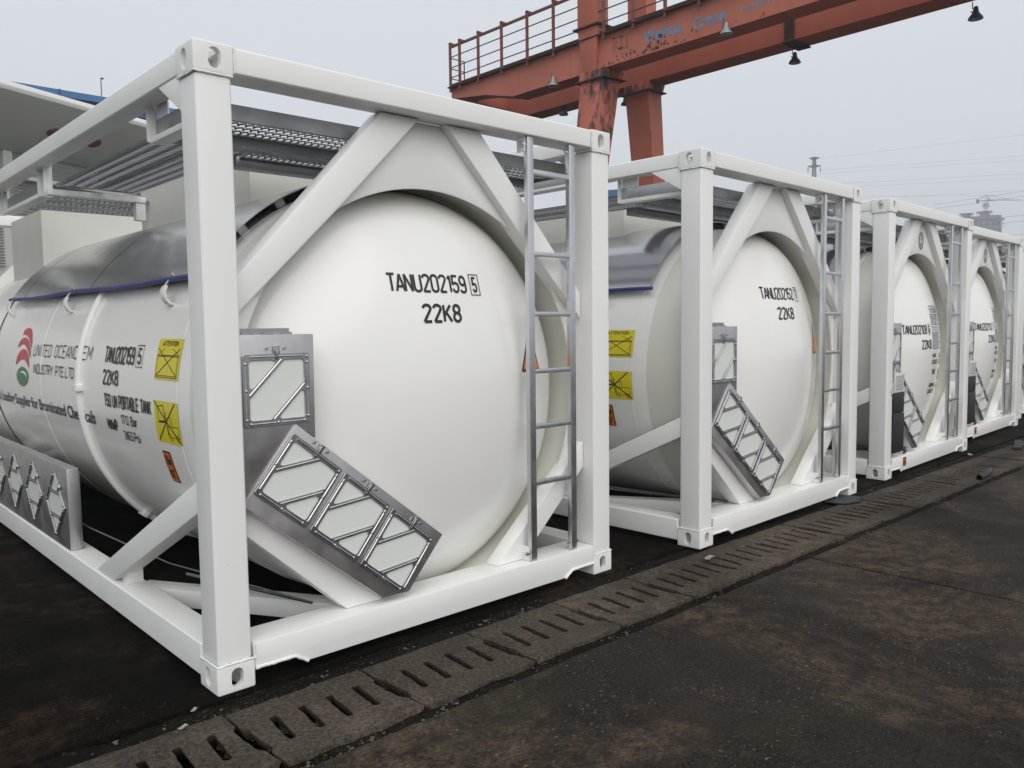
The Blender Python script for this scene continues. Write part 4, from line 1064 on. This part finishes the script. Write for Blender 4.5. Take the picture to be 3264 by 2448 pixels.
# ------------------------------------------------------------------ things behind the row
# pale housing with a wide sloping underside behind the nearest container
wh = thing('white_housing', 'white housing with rounded sloping eave, red lamps and louvres behind the nearest container', 'housing', (2.0, 8.1, 0), math.atan2(.91, 1.95))
q = MB(); X0, X1 = -7., 9.
sec = [(-.02, 4.205), (-.035, 4.25), (.0, 4.31), (.10, 4.34), (2.6, 4.40), (2.6, 3.75), (.92, 3.75)]
q.prism([(X0, y, z) for y, z in sec], (X1 - X0, 0, 0)); part('eave', q, M['housing'], wh, .012, seg=3)
part('rear_wall', MB().box((X0, 1.06, .06), (X1, 2.6, 3.745)), M['housing'], wh)
part('ledge', MB().box((X0, .86, 3.40), (X1, 1.055, 3.45)), M['housing'], wh, .01)
for k in range(12):
    x0 = X0 + .2 + 1.28 * k
    part('louvre_frame', MB().box((x0 - .12, .955, 3.46), (x0 + .0, 1.055, 3.745)), M['housing'], wh)
    lv = MB()
    for i in range(8): lv.bar((x0 + .005, 1.02, 3.475 + .034 * i), (x0 + 1.155, 1.02, 3.475 + .034 * i), .05, .006, (0, .5, 1))
    for i in range(30): lv.bar((x0 + .005, 1.02, 2.3 + .036 * i), (x0 + 1.155, 1.02, 2.3 + .036 * i), .05, .006, (0, .5, 1))
    part('louvre', lv, M['louvre'], wh)
def lens(x, t):
    y = .0 + .92 * t; z = 4.205 - .455 * t
    n = 16; nrm = Vector((0, -.455, -.94)).normalized(); u = Vector((1, 0, 0)); v = nrm.cross(u)
    c = Vector((x, y, z)); Vv = [c + nrm * .02 + (u * math.cos(2 * math.pi * k / n) * .085 + v * math.sin(2 * math.pi * k / n) * .085) for k in range(n)] + [c - nrm * .01 + (u * math.cos(2 * math.pi * k / n) * .095 + v * math.sin(2 * math.pi * k / n) * .095) for k in range(n)]
    part('red_lamp', MB().add(Vv, [tuple(range(n))] + [(k, (k + 1) % n, n + (k + 1) % n, n + k) for k in range(n)]), M['maroon'], wh, smooth=30)
lens(-.19, .50); lens(.42, .52)

def blue_building(label, x0, x1, mast_):
    bb = thing('blue_building', label, 'building', ((x0 + x1) / 2, 45, 0), 0, 'blue sheet-metal buildings behind the yard'); h = (x1 - x0) / 2
    part('wall', MB().box((-h, 0, -.05), (h, 7, 13.2)), M['bluesheet'], bb)
    rb = MB()
    for i in range(int(2 * h / .72) - 1): rb.box((-h + .4 + .72 * i, -.06, 0), (-h + .6 + .72 * i, -.001, 13.0))
    o = part('wall_rib', rb, M['bluesheet'], bb); o['kind'] = 'stuff'
    part('fascia', MB().box((-h - .3, -.5, 13.2), (h + .3, 7.3, 13.55)), M['bluedark'], bb)
    part('roof', MB().prism([(-h - .6, -.8, 13.56), (-h - .6, -.8, 13.90), (-h - .6, 3.5, 14.25), (-h - .6, 7.8, 13.9), (-h - .6, 7.8, 13.56)], (2 * h + 1.2, 0, 0)), M['bluesheet'], bb)
    n = int(2 * h / 5)
    for i in range(n): part('roof_joint', MB().box((-h + 2 + 5 * i - .04, -.86, 13.58), (-h + 2 + 5 * i + .04, -.801, 13.92)), M['bluedark'], bb)
    if mast_: q = MB(); xm = 13.15 - (x0 + x1) / 2; q.tube([(xm, -.4, 13.9), (xm, -.4, 14.95)], .025, 6); q.tube([(xm, -.4, 14.95), (xm + .13, -.4, 14.97)], .05, 6); part('mast', q, M['lampd'], bb)
blue_building('long blue sheet-metal building with a thin mast, behind the nearest container', -16, 17.6, True)
blue_building('blue sheet-metal building seen between the first and second containers', 60, 128, False)

# unfinished tower block with concrete slabs, core boxes and scaffold at the roof
tb = thing('tower_block', 'unfinished concrete tower block in the haze at the right', 'building', (400, 122, 0), rad(-73.7))
def tbx(name, a, b, m, parent=None): return part(name, MB().box(a, b), M[m], parent or tb)
# local x runs to the right in the view, y away from it
BODY = tbx('tower_body', (-10, 0, 0), (7.0, 14, 47.0), 'conc')
B2 = tbx('tower_body', (-2.2, -.6, 0), (7.2, -.01, 45.2), 'conc')
tbx('lift_core', (-1.2, -.5, 45.5), (2.4, 5, 48.7), 'conc'); tbx('roof_slab', (-2.6, -1.2, 48.71), (3.4, 6, 48.95), 'conc')
tbx('lift_core', (-8.2, -.5, 47.01), (-4.8, 4, 48.35), 'conc'); tbx('roof_slab', (-9.2, -1.2, 48.36), (-4.0, 5, 48.6), 'conc')
tbx('roof_slab', (2.6, -1.0, 46.7), (4.9, 4, 46.95), 'conc'); tbx('roof_slab', (2.3, -1.3, 45.21), (8.2, 6, 45.4), 'conc')
for x0, x1, z0, z1 in ((2.5, 3.6, 46.0, 48.6), (-2.5, -1.3, 46.6, 48.6), (-9.3, -8.3, 45.8, 48.3), (-4.7, -3.7, 47.1, 48.3), (3.2, 4.6, 45.5, 46.6), (6.6, 7.9, 41.5, 45.1)):
    sc = MB(); nx = 3
    for i in range(nx + 1): sc.bar((x0 + (x1 - x0) * i / nx, -1.0, z0), (x0 + (x1 - x0) * i / nx, -1.0, z1), .09, .09, (1, 0, 0))
    k = 0; z = z0
    while z <= z1: sc.bar((x0 - .3, -1.0, z), (x1 + .3, -1.0, z), .10, .09); z += .55
    part('scaffold', sc, M['net'], tb)
for fz in range(6, 45, 3):
    tbx('floor_band', (-10.05, -.06, fz + 2.6), (-2.21, -.012, fz + 2.8), 'window', BODY); tbx('floor_band', (-2.15, -.66, fz + 2.6), (7.1, -.612, fz + 2.8), 'window', B2)
    if fz > 24:
        for xw in (-8.6, -6.4, -4.2): tbx('window', (xw, -.05, fz + .6), (xw + 1.0, -.013, fz + 2.1), 'window', BODY)
        for xw in (-1.2, 1.2, 3.6, 5.6): tbx('window', (xw, -.65, fz + .6), (xw + .9, -.613, fz + 2.1), 'window', B2)

# tower crane standing behind the block
tc = thing('tower_crane', 'lattice tower crane rising above the unfinished tower block', 'tower crane', (409.5, 124, 0), rad(-73.7))
q = MB()
for x in (-.65, .65):
    for y in (-.65, .65): q.bar((x, y, 0), (x, y, 54), .22, .22, (1, 0, 0))
z = 40
while z < 54:
    s = 1 if int(z) % 2 else -1
    for y in (-.65, .65): q.bar((-.65 * s, y, z), (.65 * s, y, z + 1.1), .12, .12)
    q.bar((-.65, -.65, z), (.65, -.65, z), .12, .12); z += 1.1
part('mast', q, M['tcr'], tc)
for z, hw in ((53.2, 1.3), (52.2, 1.5)): part('collar', MB().box((-hw, -1.0, z - .18), (hw, 1.0, z + .18)), M['tcr'], tc)
cj = MB(); cj.bar((-3.6, 0, 55.0), (3, 0, 54.6), .4, .35); part('counter_jib', cj, M['tcr'], tc)
part('counterweight', MB().box((-3.8, -.8, 53.9), (-2.7, .8, 55.5)), M['lampd'], tc)
part('cab', MB().box((.5, -1.5, 54.8), (1.7, -.3, 55.9)), M['net'], tc)
q = MB()
for p_, r_ in (((-.6, 0, 54.6), (.1, 0, 57.4)), ((.6, 0, 54.6), (.1, 0, 57.4)), ((.1, 0, 57.4), (-3.4, 0, 55.2)), ((.1, 0, 57.4), (9, 0, 54.6))): q.tube([p_, r_], .10, 5)
part('peak_frame', q, M['tcr'], tc)
q = MB(); a, b = Vector((1, 0, 54.6)), Vector((14.2, 0, 53.7))
q.bar(a, b, .16, .16); q.bar(a + Vector((0, 0, .75)), b + Vector((-1, 0, .3)), .10, .10)
for i in range(20): t0, t1 = i / 20, (i + .5) / 20; q.bar(a.lerp(b, t0), a.lerp(b, t1) + Vector((0, 0, .7 - .35 * t1)), .06, .06); q.bar(a.lerp(b, t1) + Vector((0, 0, .7 - .35 * t1)), a.lerp(b, (i + 1) / 20), .06, .06)
part('jib', q, M['tcr'], tc); part('hook_block', MB().box((3.3, -.2, 52.5), (3.6, .2, 52.8)), M['tcr'], tc)

# power pylon and lines
py = thing('power_pylon', 'dark lattice power pylon against the pale sky', 'pylon', (230.45, 114.75, 0), rad(-63.5))
q = MB(); levels = [0, 6, 12, 18, 24, 29, 33, 36.5, 39.5, 42, 43.8, 45.3, 46.6, 47.8, 48.8, 49.4]
hwf = lambda z: 4.2 + (.58 - 4.2) * min(1, z / 42) if z < 42 else .58 - .22 * (z - 42) / 7.4
for a, b in zip(levels, levels[1:]):
    ha, hb = hwf(a), hwf(b)
    for sx, sy in ((1, 1), (1, -1), (-1, -1), (-1, 1)): q.bar((sx * ha, sy * ha, a), (sx * hb, sy * hb, b),   .26, .26, (1, 0, 0))
    for (p0, p1) in (((1, 1), (1, -1)), ((1, -1), (-1, -1)), ((-1, -1), (-1, 1)), ((-1, 1), (1, 1))):
        q.bar((p0[0] * ha, p0[1] * ha, a), (p1[0] * hb, p1[1] * hb, b), .15, .15); q.bar((p1[0] * ha, p1[1] * ha, a), (p0[0] * hb, p0[1] * hb, b), .15, .15)
        q.bar((p0[0] * hb, p0[1] * hb, b), (p1[0] * hb, p1[1] * hb, b), .09, .09)
part('lattice_tower', q, M['pylon'], py)
for z, half in ((49.2, 1.35), (46.9, 1.75)):
    q = MB()
    for s in (-1, 1):
        tip = Vector((s * half, 0, z + .15)); 
        for y in (-.35, .35): q.bar((0, y, z - .3), tip, .2, .2); q.bar((0, y, z + .35), tip, .2, .2)
        for t_ in (.3, .6): q.bar((s * half * t_, -.3 * (1 - t_), z - .3 + .45 * t_), (s * half * t_, .3 * (1 - t_), z + .35 - .2 * t_), .08, .08)
    part('cross_arm', q, M['pylon'], py)
for s in (-1, 1):
    q = MB(); q.tube([(s * 1.7, 0, 47), (s * 1.7, 0, 45.2)], .07, 6)
    for i in range(7): q.tube([(s * 1.7, 0, 46.6 - .2 * i), (s * 1.7, 0, 46.52 - .2 * i)], .14, 8)
    part('insulator', q, M['pylon'], py)
def wire(a, b, sag, r=.025, label=''):
    a = Vector(a); b = Vector(b); d_ = (b - a); a0 = a - d_ * .0; b0 = b + d_ * 1.2
    n = 24; pts = []
    for i in range(n + 1):
        t = i / n; p_ = a0.lerp(b0, t); p_.z -= sag * 4 * t * (1 - t); pts.append(p_)
    q = MB(); q.tube(pts, r, 5)
    link('power_line', q.mesh('power_line', M['wire'], smooth=60), label=label, category='power line', group='power lines crossing the sky at right')
FAR = ['topmost faint power cable at right, starting at the top arm of the pylon', 'faint cable leaving the left insulator level of the pylon, second from the top', 'faint cable just below the second one from the top, right of the pylon',
       'upper cable of the middle faint pair across the right sky', 'lower cable of the middle faint pair across the right sky', 'upper cable of the faint pair just above the tower crane', 'lower cable of the faint pair just above the tower crane']
for lb_, (a, b) in zip(FAR, (((177.41, 86.67, 38.12), (191.57, 49.84, 39.03)), ((177.43, 86.64, 35.53), (191.60, 49.72, 34.75)), ((177.43, 86.63, 34.71), (191.61, 49.70, 33.92)),
             ((179.32, 82.78, 32.17), (191.63, 49.63, 31.21)), ((179.32, 82.77, 31.42), (191.64, 49.60, 30.18)), ((184.26, 71.52, 28.40), (191.65, 49.54, 27.82)), ((181.47, 78.11, 28.93), (191.66, 49.51, 26.85)))):
    wire(a, b, 0, .014, lb_)
NEAR = ['darker sloping cable passing behind the tip of the tower crane', 'darker sloping cable passing just under the tower crane jib', 'cable touching the roof edge of the tower block at its right', 'cable crossing the middle of the tower block', 'lowest cable, ending at the fourth container top rail']
for lb_, (a, b) in zip(NEAR, (((111.53, 37.75, 16.33), (114.48, 28.46, 17.15)), ((111.54, 37.73, 15.79), (114.48, 28.44, 16.53)), ((112.95, 33.61, 13.94), (114.50, 28.38, 14.25)), ((112.2, 35.2, 13.05), (114.51, 28.36, 13.53)), ((113.6, 31.5, 11.92), (114.52, 28.32, 11.85)))):
    wire(a, b, 0, .015, lb_)

# ------------------------------------------------------------------ litter on the ground
hs_ = thing('rubber_hose', 'short bent black rubber hose lying by the drain edge', 'hose', (6.92, -.62, 0))
q = MB(); path = [(.48 * i / 10, .10 * (i / 10) ** 2 - .04 * (i / 10), .026 + .010 * math.sin(i / 10 * 3)) for i in range(11)]
q.tube(path, .027, 12, cap=False); part('tube', q, M['rubber'], hs_, smooth=60)
q = MB(); q.tube(path, .021, 12, cap=False); o = part('tube_lining', q, M['black'], hs_, smooth=60)
q = MB(); pts = jag([(5.06, -.04), (5.34, -.02), (5.42, -.17), (5.26, -.27), (5.08, -.20)], .03, .04, 6., 3)
me = flat_mesh('rubber_mat', [pts], M['mat_'], .012, .002); warp(me, lambda x, y, z: Vector((x, y, z + .012 + .01 * noise.noise(Vector((x * 6, y * 6, 0))))))
link('rubber_mat', me, label='scrap of black rubber mat beside the second container foot', category='mat')
me = flat_mesh('rubber_strip', [jag([(9.1, -.28), (9.4, -.22), (9.75, -.12), (9.76, -.20), (9.42, -.31), (9.14, -.36)], .02, .04, 5., 9)], M['rubber'], .03, .004); me.transform(Matrix.Translation((0, 0, .02)))
link('rubber_strip', me, label='black rubber strip lying across the far drain slots', category='strip')
def scrap(x, y, s, seed, label):
    bm = bmesh.new(); n = 7; V = []
    for i in range(n + 1):
        row = []
        for j in range(4):
            u, v = (i / n - .5) * s, (j / 3 - .5) * s * .4; k = noise.noise_vector(Vector((u * 30 + seed, v * 30, seed)))
            row.append(bm.verts.new((u + k.x * s * .12, v + k.y * s * .15, .012 + abs(k.z) * s * .18)))
        V.append(row)
    for i in range(n):
        for j in range(3): bm.faces.new((V[i][j], V[i + 1][j], V[i + 1][j + 1], V[i][j + 1]))
    me = bpy.data.meshes.new('paper_scrap'); bm.to_mesh(me); bm.free(); me.materials.append(M['paper'])
    o = link('paper_scrap', me, None, Matrix.Translation((x, y, 0)) @ Matrix.Rotation(seed, 4, 'Z')); o['label'] = label; o['category'] = 'scrap'
scrap(3.02, -.30, .10, .3, 'crumpled white scrap on the drain cover below the second container')
scrap(-.120, -.055, .036, .9, 'pale flake on the joint left of the near container foot')
scrap(-.205, -.165, .042, .5, 'larger pale flake at the end of the near drain cover')
scrap(8.35, -.08, .09, .5, 'white scrap on the dark ground beyond the third container foot')

# ------------------------------------------------------------------ air
hz = MB().box((-35, -20, -1.4), (560, 260, 70))
hm = bpy.data.materials.new('haze_air'); hm.use_nodes = True; t = hm.node_tree; t.nodes.clear()
o_ = t.nodes.new('ShaderNodeOutputMaterial'); pv = t.nodes.new('ShaderNodeVolumePrincipled')
pv.inputs['Color'].default_value = (.86, .90, .95, 1); pv.inputs['Density'].default_value = .0014; pv.inputs['Anisotropy'].default_value = .2
t.links.new(pv.outputs[0], o_.inputs['Volume'])
link('haze', hz.mesh('haze', hm), kind='stuff', label='thin pale haze over the yard and distance', category='haze')
